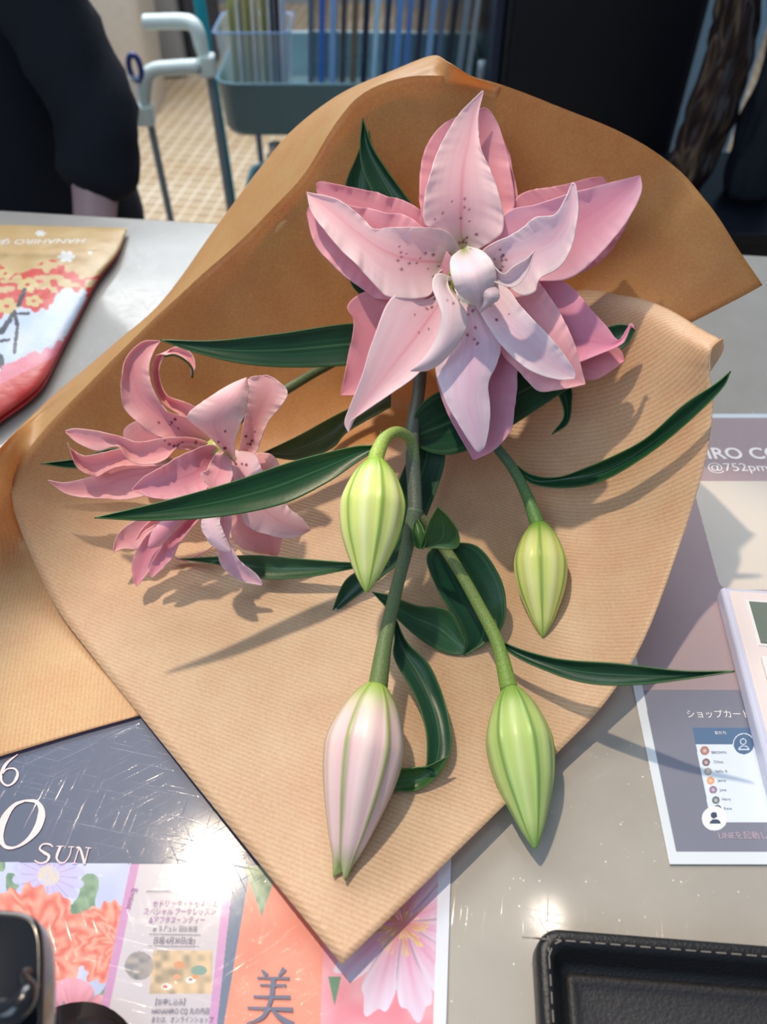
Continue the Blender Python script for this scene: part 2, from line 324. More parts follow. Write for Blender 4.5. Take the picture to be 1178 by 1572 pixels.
pairs = [((213, 1099, .0030), (235, 1070)), ((110, 1128, .003), (150, 1000)), ((0, 1161, .003), (98, 940)), ((-70, 1180, .003), (62, 880)), ((-110, 960, .010), (40, 825)), ((-95, 810, .040), (22, 775)),
 ((-2, 690, .062), (24, 730)), ((60, 628, .070), (58, 672)), ((100, 590, .078), (100, 622)), ((175, 528, .09), (160, 563)), ((250, 462, .105), (235, 497)), ((335, 345, .135), (335, 400)), ((400, 258, .165), (430, 312)),
 ((450, 200, .182), (482, 247)), ((520, 147, .198), (522, 188)), ((600, 112, .206), (590, 134)), ((663, 88, .212), (655, 121)), ((690, 98, .210), (690, 121)), ((725, 119, .203), (725, 124)), ((770, 137, .193), (765, 134))]
rows = []; PW = PT(pole)
for i, (ob, rm) in enumerate(pairs):
    rz = inner_rim(*rm) if i > 1 else .004; R_ = PT((rm[0], rm[1], rz)); O_ = PT(ob if i < 7 or i > 16 else (ob[0], ob[1], max(.03, rz-.004-.012*min(1, (16-i)/3)))); f_ = .04 if rz > .05 else .14; A_ = R_*(1-f_)+PW*f_; A_[2] = min(R_[2], A_[2])-.012-(.03*(rz-.01) if rz > .02 else 0)
    R2 = R_.copy(); R2[2] -= .0045+(.0 if i < 6 else .0035)
    if i < 6: A_[2] = TZ+.0012; R2[2] = TZ+.0018; m1 = R_*.8+O_*.2; m1[2] = TZ+.003; m2 = R_*.45+O_*.55; m2[2] = TZ+.003+(ob[2]-.003)*.3; R2 = R_*1.0; R2[2] = TZ+max(.0016, min(.004, rz*.3))
    else: m1 = R2*.66+O_*.34; m1[2] += .003; m2 = R2*.33+O_*.67; m2[2] += .003
    rows.append(np.stack([np.maximum(q, [-9, -9, TZ+.0011]) for q in (A_, R2, m1, m2, O_)]))
rows = np.array(rows); n1 = 240
cc_ = np.stack([cr(rows[:, c_], n1) for c_ in range(5)], 1)
P = np.stack([cr(cc_[i], 40) for i in range(n1)])
P[..., 2] += (fn(P[..., 0], P[..., 1], .05, 3)-.5)*.002*np.clip((P[..., 2]-TZ)/.05, 0, 1); P[..., 2] = np.maximum(P[..., 2], TZ+.0011)
Rb = np.clip(1-(np.linspace(0, 19, n1)-3)/4, 0, 1)[:, None]*.7+0*P[..., 0]
o = grid('outer_sheet', P, M_kraft2, lin((244, 198, 130))*(1-Rb[..., None])+lin((230, 196, 152))*Rb[..., None], thick=.0003)  # upper band's tint is raised to paint in the light it catches
o.data.attributes.new('rib', 'FLOAT', 'POINT').data.foreach_set('value', Rb.reshape(-1).astype(np.float32)); child(o, wrap)
# the little rolled corner on the right
La = cr([(1110, 519, .124), (1094, 532, .1235), (1090, 550, .119), (1091, 569, .114)], 30); Ra = cr([(1110, 519, .124), (1111, 535, .117), (1103, 552, .113), (1091, 570, .113)], 30); u_ = np.linspace(0, 1, 12)[None, :, None]
Pq = La[:, None]*(1-u_)+Ra[:, None]*u_; Pq = Zp(Pq[..., 0], Pq[..., 1], Pq[..., 2]); o = grid('rolled_corner', Pq, M_kraft, np.broadcast_to(lin((232, 204, 160)), Pq.shape), thick=.0003); child(o, wrap)

# ---------------------------------------------------------------- lily
lily = tag(empty('lily_spray', tuple(Zp(625, 840, 0))), 'cut lily spray with two pink double blooms and four buds lying in kraft paper', 'flower')
def strip(name, Lp, Rp, d, mat, colf, parent, Mp=None, chan=0, ruf=0, rf=9, n=90, m=31, twist=0, thick=.0004, ph=0, bow=0):
    Lc, Rc = cr(Lp, n), cr(Rp, n); Mc = cr(Mp, n) if Mp is not None else (Lc+Rc)/2
    s = np.linspace(-1, 1, m)[None, :, None]; t = np.linspace(0, 1, n)
    A = Lc[:, None]*(s*(s-1)/2)+Mc[:, None]*(1-s*s)+Rc[:, None]*(s*(s+1)/2)
    ss = s[..., 0]; tt = t[:, None]
    env = np.sin(np.pi*np.clip(tt, 0, 1))**.5
    rr = ruf*np.abs(ss)**3*env*((fn(tt*rf*1.7+ph+5*np.sign(ss), tt*0+ph, 1, 3)-.5)*2.6+(fn(tt*rf*5+ph, tt*0+ph+3*np.sign(ss), 1, 5)-.5)*1.1)
    if Lc.shape[1] == 3: dep = A[..., 2]
    else:
        d = np.atleast_1d(d); dep = cr(np.stack([np.linspace(0, 1, len(d)), d], -1), n)[:, 1][:, None]+0*ss
    dep = dep+chan*(1-ss**2)*env+rr+twist*ss*tt
    Wd = Lc[:, :2]-Rc[:, :2]; wl = np.linalg.norm(Wd, axis=1)[:, None]+1e-6
    px = A[..., 0]+(Wd[:, None, 0]/wl)*(-ss)*0+rr*750*np.sign(ss)*(-Wd[:, 0:1]/wl); py = A[..., 1]+rr*750*np.sign(ss)*(-Wd[:, 1:2]/wl)
    P = D(px, py, dep)
    return grid(name, P, mat, colf(tt+0*ss, ss+0*tt, px, py), parent, thick=thick)
def mixc(a, b, f): f = np.clip(f, 0, 1)[..., None]; return np.asarray(a)*(1-f)+np.asarray(b)*f
def petcol(base, edge, rib, spots=0, seed=1, throat=.12, ribw=.05, tip=None):
    base, edge, rib = lin(base), lin(edge), lin(rib); r = np.random.default_rng(seed)
    sc = [(r.uniform(.06, .36), r.normal(0, .33), r.uniform(1.4, 2.4)) for _ in range(spots)]
    def f(t, s, px, py):
        c = mixc(base, edge, np.abs(s)**2.2*.9+.0)
        c = c*(1-.10*fn(s*6, t*3, .5, seed)[..., None]*np.array([.3, 1, .8]))
        c = mixc(c, rib, np.exp(-(s/ribw)**2)*np.clip(1-t*.9, 0, 1)*.75)
        c = mixc(c, rib, np.exp(-(s/.3)**2)*.16)
        c = mixc(c, lin((150, 160, 60)), np.exp(-(t/throat)**2)*np.exp(-(s/.7)**2)*.95)
        for (tc_, sc_, rad) in sc:
            i = int(tc_*(px.shape[0]-1)); j = int((np.clip(sc_, -.8, .8)+1)/2*(px.shape[1]-1))
            dd = np.hypot(px-px[i, j], py-py[i, j]); c = mixc(c, lin((128, 32, 66)), np.clip((rad+.6-dd)/1.2, 0, 1)*.9)
        return c
    return f
def leafcol(seed=1, tint=(26, 66, 44), vein=(84, 122, 84), nv=7):
    a, v = lin(tint), lin(vein)
    def f(t, s, px, py):
        c = a*(1+.25*(fn(s*2, t*6, .6, seed)[..., None]-.5))
        vv = np.abs(np.modf(np.abs(s*nv/2+.0))[0]); vv = np.minimum(vv, 1-vv)
        c = mixc(c, v, np.exp(-(vv/.07)**2)*.38*np.clip(1.3-t, 0, 1)); c = mixc(c, v, np.exp(-(s/.04)**2)*.5)
        return mixc(c, lin((120, 160, 80)), np.clip((np.abs(s)-.93)*9, 0, 1)*.4)
    return f
PINK, PALE, RIB = (249, 214, 219), (250, 232, 232), (232, 142, 160)
DEEP = (234, 162, 174); WHITE = (248, 238, 238)
def stemc(seed):
    return lambda t: lin((88, 108, 92))*(1-t)+lin((102, 122, 68))*t
def stem(pts, r, col=None, name='stem'):
    o = tube(name, [PT(q) for q in pts], r, M_stem, None, 60, 14, col or stemc(1)); return child(o, lily)
# stems
stem([(650, 520, .44), (643, 600, .425), (633, 665, .405), (636, 740, .398), (638, 788, .392)], [.0036, .0036, .0035, .0038, .0036], lambda t: lin((84, 98, 88)))
stem([(638, 782, .392), (625, 840, .388), (605, 920, .375), (590, 990, .362), (580, 1056, .352)], [.0040, .0034, .0032, .0033, .0038, .0046])
stem([(637, 712, .40), (632, 678, .396), (612, 663, .388), (592, 672, .38), (580, 695, .374), (576, 712, .372)], [.0030, .0029, .0028, .0029, .0036, .0042], lambda t: lin((92, 110, 88))*(1-t)+lin((168, 194, 84))*t, 'bud_stem')
stem([(640, 792, .393), (662, 815, .395), (700, 868, .392), (738, 935, .386), (765, 990, .378), (782, 1058, .368)], [.0036, .0030, .0030, .0032, .0034, .0044], lambda t: lin((104, 112, 76))*(1-t)+lin((120, 152, 66))*t, 'bud_stem')
stem([(735, 640, .44), (762, 685, .44), (787, 718, .438), (808, 758, .432), (826, 806, .424)], [.0028, .0028, .0030, .0032, .0042], lambda t: lin((80, 100, 92))*(1-t)+lin((86, 128, 64))*t, 'bud_stem')
stem([(640, 520, .45), (560, 535, .455), (495, 566, .45), (440, 598, .435), (370, 640, .425), (330, 690, .418)], [.0026, .0026, .0028, .0032], lambda t: lin((84, 100, 66)), 'bud_stem')
# buds
def bud(a, b, rad, prof, colf, twist=0, lobes=6, tipopen=0, bend=0, label=None, phase=0):
    A, B = PT(a), PT(b); n, m = 90, 96; t = np.linspace(0, 1, n); ax = B-A; ln = np.linalg.norm(ax); ax /= ln
    view = (A+B)/2-np.array([0, 0, TZ+CH]); view /= np.linalg.norm(view); X = np.cross(ax, view); X /= np.linalg.norm(X); Y = np.cross(X, ax)  # Y towards the viewer
    if Y.dot(view) > 0: Y = -Y
    r = cr(prof, 300); rr = np.interp(t, r[:, 0], r[:, 1])*rad
    th = np.linspace(0, 2*np.pi, m, endpoint=False); ph = phase
    c3 = np.cos(lobes*(th[None]-ph-twist*t[:, None])); 
    k = np.abs(((th[None]-ph-twist*t[:, None])*lobes/(2*np.pi)+.5) % 1-.5)*2   # 0 on rib, 1 between
    rib = np.exp(-(k/.13)**2); groove = np.exp(-((k-.26)/.09)**2)
    R = rr[:, None]*(1-.045*(1-np.abs(c3))*np.sin(np.pi*t)[:, None]+.030*rib-.028*groove)
    R = R*(1+0.0*th[None])
    cen = A[None]+ax[None]*(t*ln)[:, None]+X[None]*(bend*np.sin(np.pi*t))[:, None]
    P = cen[:, None]+R[..., None]*(np.cos(th)[None, :, None]*Y+np.sin(th)[None, :, None]*X)
    if tipopen: P += ax[None, None]*(tipopen*np.clip((t-.9)/.1, 0, 1)[:, None]**2*np.cos(3*(th[None]-ph)))[..., None]
    P = np.concatenate([np.repeat(cen[:1, None], m, 1), P, np.repeat(cen[-1:, None], m, 1)])
    C = colf(t[:, None]+0*th[None], th[None]+0*t[:, None], rib, k); C = np.concatenate([C[:1], C, C[-1:]])
    o = child(grid('bud', P, M_bud, C, closed=True), lily)
    if label: o['label'] = label
    return o
def gcol(body, ribc, edge, topc, pink=None):
    body, ribc, edge, topc = map(lin, (body, ribc, edge, topc))
    def f(t, th, rib, k):
        c = mixc(body, edge, np.exp(-((k-1)/.35)**2)*.8); c = c*(1+.12*(np.sin(th*60+np.sin(t*9))[..., None])*.12)
        c = mixc(c, topc, np.exp(-(t/.14)**2)); c = mixc(c, ribc, np.clip((t-.86)/.14, 0, 1)*.8)
        return mixc(c, ribc, np.clip(rib*1.15, 0, 1)*.85)
    return f
PR = [(0, .26), (.04, .42), (.14, .70), (.3, .96), (.42, 1.0), (.6, .86), (.8, .52), (.93, .24), (1, .05)]
bud((577, 706, .371), (563, 909, .352), .0155, PR, gcol((214, 226, 128), (116, 160, 54), (232, 238, 172), (150, 188, 70)), label='bright yellow-green bud hanging over the main stem', phase=.26)
bud((828, 803, .424), (834, 979, .402), .0142, PR, gcol((206, 216, 122), (98, 146, 50), (222, 228, 160), (106, 152, 52)), label='small green bud on the right side stem', phase=0)
PR3 = [(0, .24), (.04, .42), (.14, .72), (.3, .98), (.42, 1.0), (.6, .84), (.8, .55), (.93, .32), (1, .20)]
bud((578, 1050, .352), (526, 1338, .322), .0172, PR3, gcol((232, 196, 196), (122, 156, 52), (238, 214, 208), (160, 186, 90)), lobes=6, label='largest bud, blushed pink between green ribs', phase=.52, tipopen=.003, twist=.15)
bud((785, 1056, .368), (822, 1303, .33), .0150, PR, gcol((176, 200, 116), (104, 146, 66), (190, 208, 136), (130, 166, 74)), label='plump green bud hanging past the paper edge', phase=.42, twist=.1)

# leaves
def leaf(Lp, Rp, d, Mp=None, chan=.003, seed=1, label=None, **kw):
    tint = kw.pop('tint', (26, 66, 44)); vein = kw.pop('vein', (84, 122, 84))
    o = strip('leaf', Lp, Rp, d, M_leaf, leafcol(seed, tint, vein), None, Mp, chan, ruf=kw.pop('ruf', .0006), rf=2, thick=.0006, seed=0, **kw) if False else strip('leaf', Lp, Rp, d, M_leaf, leafcol(seed, tint, vein), None, Mp, chan, ruf=kw.pop('ruf', .0005), rf=2, thick=.0006, **kw)
    if label: o['label'] = label
    return child(o, lily)
leaf([(640, 500), (540, 496), (430, 512), (330, 523), (246, 522)], [(640, 545), (540, 560), (450, 564), (370, 558), (300, 541), (246, 522)], (.425, .415, .40, .395), seed=2)
leaf([(586, 661), (575, 682), (540, 686), (450, 708), (350, 742), (250, 770), (145, 795)], [(588, 665), (576, 690), (545, 712), (500, 742), (430, 775), (330, 794), (230, 799), (145, 795)], (.379, .374, .366, .355, .345), seed=3, tint=(30, 74, 42), label='long green leaf arching in front of the left bloom')
leaf([(600, 345), (577, 305), (558, 262), (553, 225), (557, 181)], [(650, 335), (625, 303), (595, 262), (572, 225), (557, 181)], (.425, .42, .415), Mp=[(625, 335), (590, 280), (565, 230), (557, 181)], seed=4)
leaf([(560, 460), (537, 430), (532, 370), (530, 290), (548, 240), (566, 192)], [(600, 450), (575, 420), (570, 370), (572, 300), (570, 245), (566, 192)], (.45, .44, .435), seed=5)
leaf([(250, 700), (180, 688), (120, 704), (63, 712)], [(250, 715), (180, 712), (120, 719), (63, 712)], (.432, .435, .43), seed=6)
leaf([(600, 600), (530, 630), (460, 668), (398, 698)], [(600, 625), (535, 662), (510, 688), (460, 706), (398, 698)], (.44, .44, .435), seed=7, tint=(70, 76, 34), vein=(96, 100, 56))
leaf([(600, 868), (530, 863), (450, 857), (380, 853), (275, 858)], [(600, 862), (530, 875), (470, 886), (400, 888), (340, 868), (275, 858)], (.40, .412, .42, .43), seed=8, tint=(50, 88, 58))
leaf([(642, 668), (612, 740), (598, 800), (570, 860), (530, 892), (508, 944)], [(660, 668), (684, 700), (660, 780), (625, 850), (575, 895), (508, 944)], (.42, .415, .41, .412), seed=9)
leaf([(634, 668), (640, 630), (672, 602), (730, 590), (790, 570), (830, 560)], [(634, 668), (650, 690), (690, 698), (740, 682), (800, 645), (880, 592)], (.405, .41, .42, .43), seed=10, label='broad dark leaf under the lower petals')
leaf([(790, 560), (840, 580), (860, 610), (866, 640), (848, 666)], [(840, 550), (875, 590), (878, 620), (872, 650), (848, 667)], (.44, .435, .43), seed=11)
leaf([(880, 500), (925, 503), (952, 498), (975, 502)], [(880, 540), (930, 545), (960, 532), (975, 508)], (.425, .42, .415), seed=12)
leaf([(792, 713), (815, 728), (850, 733), (890, 722), (985, 678), (1050, 622), (1098, 590), (1122, 570)], [(794, 716), (816, 742), (870, 749), (930, 736), (1000, 694), (1060, 645), (1108, 597), (1122, 570)], (.437, .425, .405, .385, .372), Mp=[(793, 715), (820, 738), (870, 735), (930, 722), (992, 687), (1058, 636), (1106, 592), (1122, 570)], seed=13, chan=.004, tint=(28, 72, 44), label='slim leaf reaching past the right paper edge')
leaf([(757, 950), (772, 984), (850, 1010), (950, 1019), (1050, 1030), (1128, 1030)], [(760, 950), (778, 998), (850, 1034), (910, 1050), (980, 1051), (1050, 1043), (1128, 1031)], (.384, .368, .35, .335, .325), seed=14, label='slim leaf pointing right over the counter')
# looping leaf beside the second side stem
leaf([(672, 832), (655, 858), (672, 905), (702, 955), (716, 985), (712, 1004)], [(690, 832), (735, 840), (770, 890), (777, 940), (762, 975), (714, 1006)], (.395, .398, .398, .394, .392), Mp=[(680, 832), (700, 868), (722, 915), (742, 955), (738, 985), (713, 1005)], seed=15, chan=.004, label='looped leaf under the second side stem')
leaf([(716, 985), (690, 938), (640, 930), (600, 915), (572, 909)], [(712, 1005), (690, 1004), (655, 988), (615, 955), (572, 909)], (.392, .392, .391, .391), seed=16, tint=(42, 82, 52))
leaf([(605, 950), (606, 980), (606, 1012), (636, 1066), (654, 1120), (656, 1165), (652, 1182)], [(608, 950), (625, 986), (660, 1022), (684, 1080), (693, 1130), (688, 1165), (668, 1192)], (.376, .374, .366, .354, .345), seed=17, label='curled leaf beside the pink bud')
leaf([(655, 1178), (640, 1178), (615, 1180), (590, 1175)], [(690, 1160), (670, 1192), (638, 1214), (590, 1213)], (.3445, .3455, .3455), seed=18, tint=(52, 96, 44))
leaf([(646, 842), (650, 825), (660, 800), (672, 778)], [(650, 840), (700, 842), (704, 818), (690, 795), (672, 778)], (.385, .378, .37), seed=19, tint=(56, 92, 50), label='small folded bract leaf on the stem fork')
leaf([(636, 798), (633, 815), (638, 838), (648, 843)], [(642, 797), (650, 812), (655, 830), (650, 843)], (.388, .382, .384), seed=20, tint=(66, 104, 56))
# blooms
def bloom(cx, cy, d, label):
    P = [(cx-8, cy+4, d+.012), (cx-3, cy, d+.004), (cx, cy-2, d)]
    o = tube('flower', [PT(q) for q in P], [.004, .007, .005], M_bud, None, 12, 16, lin((176, 186, 96))); child(o, lily); o['label'] = label; return o
def petal(fl, Lp, Rp, d, Mp=None, base=PINK, edge=PALE, rib=RIB, spots=0, seed=1, chan=.003, ruf=.0017, rf=6, throat=.10, ribw=.05, ph=0, n=120, m=51, name='petal', **kw):
    o = strip(name, Lp, Rp, d, M_petal, petcol(base, edge, rib, spots, seed, throat, ribw), None, Mp, chan, ruf, rf, n=n, m=m, ph=ph+seed, **kw)
    o.parent = fl; return o
F1 = bloom(715, 428, .402, 'large pink double bloom')
bk = dict(base=DEEP, edge=(240, 178, 188), rib=(220, 132, 152), throat=.02)
# rear whorl
petal(F1, [(690, 400), (648, 330), (648, 250), (664, 210), (695, 182), (745, 165)], [(730, 400), (786, 330), (785, 260), (770, 203), (757, 176), (747, 166)], (.412, .408, .412, .42), seed=21, **bk)
petal(F1, [(700, 390), (655, 330), (655, 260), (672, 215), (700, 185)], [(740, 390), (793, 330), (790, 270), (778, 225), (765, 200)], (.418, .414, .418, .425), seed=20, **bk)
petal(F1, [(700, 380), (646, 322), (593, 300), (545, 288), (492, 279), (486, 290)], [(690, 440), (640, 410), (580, 390), (530, 350), (495, 310), (486, 292)], (.412, .41, .412, .418), seed=22, ruf=.0014, rf=9, **bk)
petal(F1, [(700, 400), (640, 340), (590, 325), (540, 315), (490, 300), (474, 318)], [(680, 450), (593, 460), (559, 445), (520, 416), (484, 374), (471, 328)], (.408, .404, .405, .411), seed=23, base=(230, 160, 176), edge=(236, 184, 196), rib=(214, 130, 150), throat=.02)
petal(F1, [(740, 400), (792, 304), (852, 287), (918, 271), (930, 278)], [(770, 430), (850, 430), (910, 410), (945, 375), (965, 330), (932, 280)], (.416, .412, .414, .42), seed=24, ruf=.0014, rf=9, **bk)
petal(F1, [(740, 400), (775, 328), (821, 314), (873, 297), (925, 284), (984, 269)], [(770, 430), (840, 432), (878, 425), (916, 397), (954, 353), (975, 320), (986, 292), (984, 270)], (.408, .402, .402, .40, .405), seed=25, base=(238, 176, 198), edge=(244, 206, 220), rib=(226, 146, 180), throat=.02, Mp=[(755, 415), (810, 380), (870, 350), (920, 320), (960, 290), (984, 270)])
petal(F1, [(690, 440), (600, 452), (560, 448), (533, 469), (543, 496), (532, 560), (523, 606)], [(720, 460), (660, 520), (610, 570), (575, 595), (548, 606), (524, 607)], (.411, .408, .408, .41), seed=26, **bk)
petal(F1, [(700, 470), (668, 540), (668, 570), (678, 612), (700, 660), (727, 706)], [(740, 470), (790, 540), (794, 580), (790, 625), (785, 660), (760, 690), (729, 706)], (.412, .405, .402, .402), seed=27, base=(224, 158, 184), edge=(232, 180, 202), rib=(206, 130, 160), throat=.02)
petal(F1, [(730, 460), (790, 560), (850, 580), (892, 556), (949, 532), (962, 518), (968, 498)], [(760, 420), (840, 425), (870, 436), (897, 462), (930, 500), (950, 522), (968, 497), (976, 506)], (.415, .41, .408, .404, .40), seed=28, base=(230, 156, 184), edge=(238, 178, 202), rib=(212, 128, 160), throat=.02)
petal(F1, [(760, 500), (840, 560), (899, 582), (925, 578), (959, 554)], [(780, 470), (850, 490), (900, 500), (949, 534), (959, 553)], (.422, .418, .416, .412), seed=29, **bk)
petal(F1, [(730, 460), (766, 536), (802, 576), (830, 600), (868, 597), (899, 590)], [(760, 420), (815, 425), (840, 450), (866, 492), (884, 530), (899, 589)], (.408, .40, .396, .398), seed=30, base=(244, 190, 200), edge=(248, 208, 214), rib=(224, 140, 164), throat=.04, spots=3)
# front whorl
petal(F1, [(704, 392), (672, 352), (652, 344), (652, 301), (664, 253), (683, 210), (707, 172), (741, 139)], [(718, 392), (760, 368), (773, 352), (769, 310), (756, 268), (738, 225), (734, 180), (743, 140)], (.412, .396, .396, .404), Mp=[(711, 388), (708, 350), (709, 300), (712, 255), (720, 215), (728, 175), (742, 139)], spots=14, seed=31)
petal(F1, [(708, 385), (688, 356), (650, 349), (602, 349), (574, 352), (550, 329), (517, 305), (471, 295)], [(700, 410), (673, 420), (658, 455), (602, 456), (583, 444), (564, 424), (536, 396), (502, 358), (478, 324), (471, 296)], (.412, .393, .393, .402), Mp=[(702, 398), (670, 402), (630, 398), (590, 385), (550, 358), (510, 325), (471, 295)], spots=16, seed=32)
petal(F1, [(690, 425), (659, 458), (604, 455), (572, 524), (556, 576), (538, 622), (529, 648), (535, 664)], [(705, 440), (704, 470), (690, 505), (664, 548), (640, 576), (607, 600), (556, 634), (538, 646), (535, 664)], (.411, .392, .386, .388), Mp=[(697, 432), (672, 470), (640, 515), (605, 560), (570, 605), (548, 635), (535, 664)], spots=9, seed=33, base=(248, 212, 220), edge=(252, 236, 240), ruf=.0006)
petal(F1, [(706, 440), (702, 476), (698, 529), (669, 557), (680, 605), (702, 648), (728, 688), (736, 694)], [(728, 440), (748, 486), (768, 524), (764, 557), (750, 590), (753, 638), (746, 681), (736, 694)], (.41, .39, .384, .384), Mp=[(717, 440), (722, 485), (726, 530), (722, 570), (718, 610), (728, 655), (736, 694)], spots=9, seed=34, base=(238, 214, 232), edge=(246, 236, 244), rib=(236, 190, 214), ruf=.0008, chan=-.003)
petal(F1, [(720, 438), (742, 488), (773, 533), (811, 567), (854, 582), (882, 582)], [(738, 428), (778, 442), (802, 472), (838, 510), (862, 538), (882, 568), (883, 581)], (.408, .386, .382, .386), Mp=[(730, 434), (765, 485), (800, 520), (835, 550), (883, 581)], spots=5, seed=35, base=(238, 216, 230), edge=(248, 240, 244), rib=(244, 206, 214), ruf=.0008)
petal(F1, [(722, 420), (742, 383), (783, 362), (805, 348), (822, 334), (852, 330), (868, 305), (878, 281)], [(735, 432), (765, 425), (790, 448), (805, 454), (822, 448), (830, 429), (864, 405), (880, 372), (888, 324), (885, 286), (879, 281)], (.41, .388, .384, .378, .378), Mp=[(728, 425), (770, 400), (815, 385), (850, 365), (876, 325), (879, 281)], spots=12, seed=36, base=(240, 214, 226), edge=(250, 242, 242), rib=(242, 196, 204), throat=.14)
# inner petaloids
wh = dict(base=(224, 210, 218), edge=(234, 226, 226), rib=(244, 214, 222), throat=.10, n=90, m=31)
petal(F1, [(700, 428), (672, 420), (664, 440), (677, 480), (672, 515), (655, 545), (631, 569)], [(702, 432), (688, 424), (693, 448), (715, 478), (717, 505), (690, 545), (660, 568), (631, 570)], (.40, .38, .376, .38), Mp=[(701, 430), (684, 436), (692, 470), (688, 512), (665, 548), (631, 569)], seed=37, chan=-.004, ruf=.0006, spots=2, **wh)
petal(F1, [(706, 384), (692, 398), (694, 428), (706, 452), (728, 466), (737, 479)], [(718, 378), (742, 386), (760, 408), (762, 432), (752, 452), (740, 478)], (.392, .368, .366, .374), Mp=[(712, 382), (718, 400), (728, 425), (735, 450), (738, 478)], seed=38, chan=-.006, ruf=.0006, **wh)
petal(F1, [(722, 380), (748, 398), (772, 420), (790, 408), (808, 398), (821, 385)], [(722, 384), (738, 420), (762, 434), (790, 440), (810, 418), (821, 386)], (.386, .366, .362, .362), seed=39, chan=.005, ruf=.0004, **wh)
petal(F1, [(745, 430), (740, 445), (742, 462), (736, 478)], [(764, 432), (767, 448), (766, 460), (752, 470), (738, 480)], (.372, .364, .366, .37), seed=40, chan=-.004, ruf=.0014, rf=3, **wh)
petal(F1, [(698, 440), (702, 455), (716, 466), (730, 468)], [(714, 428), (730, 445), (738, 460), (732, 468)], (.388, .378, .375), seed=41, chan=-.003, base=(228, 230, 206), edge=(246, 244, 234), rib=(220, 226, 190), throat=.1, n=60, m=21)

F2 = bloom(338, 690, .412, 'smaller pink double bloom lying on its side, left')
q2 = dict(base=(242, 182, 186), edge=(248, 208, 206), rib=(226, 142, 152))
petal(F2, [(325, 690), (258, 668), (214, 647), (190, 664), (199, 700)], [(325, 695), (270, 690), (240, 700), (205, 705)], (.43, .435, .44), seed=51, **q2)
petal(F2, [(330, 680), (302, 626), (258, 607), (245, 576), (250, 550), (268, 533), (292, 540), (300, 560), (295, 578)], [(315, 690), (279, 640), (249, 618), (235, 586), (238, 548), (262, 545), (282, 550), (292, 562), (294, 580)], (.425, .418, .415, .41, .405), seed=52, n=120, chan=.004, **q2)
petal(F2, [(318, 695), (240, 668), (199, 636), (186, 603), (190, 557), (216, 526), (247, 523)], [(325, 680), (296, 645), (256, 630), (234, 595), (229, 565), (236, 540), (247, 523)], (.425, .41, .405, .405, .412), seed=53, Mp=[(322, 688), (270, 655), (226, 620), (208, 590), (206, 558), (224, 532), (247, 523)], spots=8, base=(234, 170, 176), edge=(240, 196, 196), rib=(214, 130, 146), chan=.005)
tube('curled_edge', [D(*q) for q in [(252, 547, .402), (268, 545, .401), (284, 553, .401), (295, 566, .402), (295, 580, .403)]], .0006, M_leaf, None, 30, 8, lin((60, 76, 34))).parent = F2
petal(F2, [(260, 700), (184, 700), (149, 728), (103, 741), (73, 737)], [(300, 735), (256, 750), (210, 765), (165, 767), (107, 760), (73, 737)], (.425, .425, .422, .42), seed=54, **q2)
petal(F2, [(255, 690), (184, 690), (134, 699), (110, 690), (103, 679)], [(260, 715), (187, 716), (145, 731), (118, 716), (104, 680)], (.42, .418, .415, .41), seed=55, chan=.005, **q2)
petal(F2, [(335, 690), (310, 675), (264, 671), (214, 678), (172, 666), (120, 658), (100, 661)], [(330, 692), (279, 684), (254, 706), (230, 714), (199, 708), (180, 685), (149, 691), (119, 680), (101, 664)], (.42, .405, .40, .395, .395), seed=56, spots=9, throat=.08, **q2)
petal(F2, [(345, 700), (420, 700), (440, 775), (430, 845), (417, 852)], [(330, 760), (352, 794), (356, 825), (382, 845), (417, 852)], (.425, .425, .428, .43), seed=57, chan=-.005, **q2)
petal(F2, [(350, 690), (390, 697), (405, 724), (440, 775), (463, 794), (476, 813)], [(340, 700), (352, 750), (367, 780), (376, 803), (401, 818), (432, 826), (458, 824), (476, 814)], (.42, .41, .408, .415), seed=58, base=(236, 196, 204), edge=(244, 224, 230), rib=(218, 150, 164), spots=8, chan=-.004)
petal(F2, [(345, 710), (335, 750), (338, 802), (325, 840), (280, 860), (264, 848)], [(345, 720), (350, 780), (350, 820), (320, 845), (285, 862), (264, 850)], (.43, .435, .438), seed=59, **q2)
petal(F2, [(300, 750), (225, 790), (188, 812), (177, 830), (174, 846)], [(300, 770), (240, 812), (214, 840), (190, 842), (175, 848)], (.42, .42, .418), seed=60, **q2)
petal(F2, [(310, 760), (235, 812), (212, 842), (203, 867), (205, 890), (209, 899)], [(320, 770), (275, 825), (240, 858), (226, 882), (210, 900)], (.418, .416, .415), seed=61, base=(234, 162, 178), edge=(240, 190, 200), rib=(218, 130, 156))
petal(F2, [(320, 760), (265, 815), (240, 850), (230, 872), (232, 886)], [(335, 765), (300, 805), (279, 830), (260, 863), (234, 887)], (.414, .412, .412), seed=62, base=(236, 168, 184), edge=(242, 198, 208), rib=(218, 130, 156))
petal(F2, [(310, 750), (250, 785), (222, 808), (209, 828)], [(300, 770), (255, 800), (225, 815), (210, 828)], (.408, .407, .406), seed=63, **q2)
petal(F2, [(320, 750), (262, 790), (236, 812), (227, 838)], [(325, 770), (285, 800), (250, 835), (230, 842)], (.404, .402, .40), seed=64, chan=-.004, base=(238, 172, 188), edge=(244, 206, 214), rib=(222, 138, 160))
petal(F2, [(340, 695), (326, 683), (294, 691), (256, 711), (222, 731), (203, 751)], [(342, 700), (324, 715), (318, 752), (279, 765), (241, 766), (212, 756), (203, 752)], (.415, .395, .388, .392), seed=65, throat=.06, base=(236, 168, 184), edge=(242, 196, 204), rib=(216, 130, 150), chan=.004)
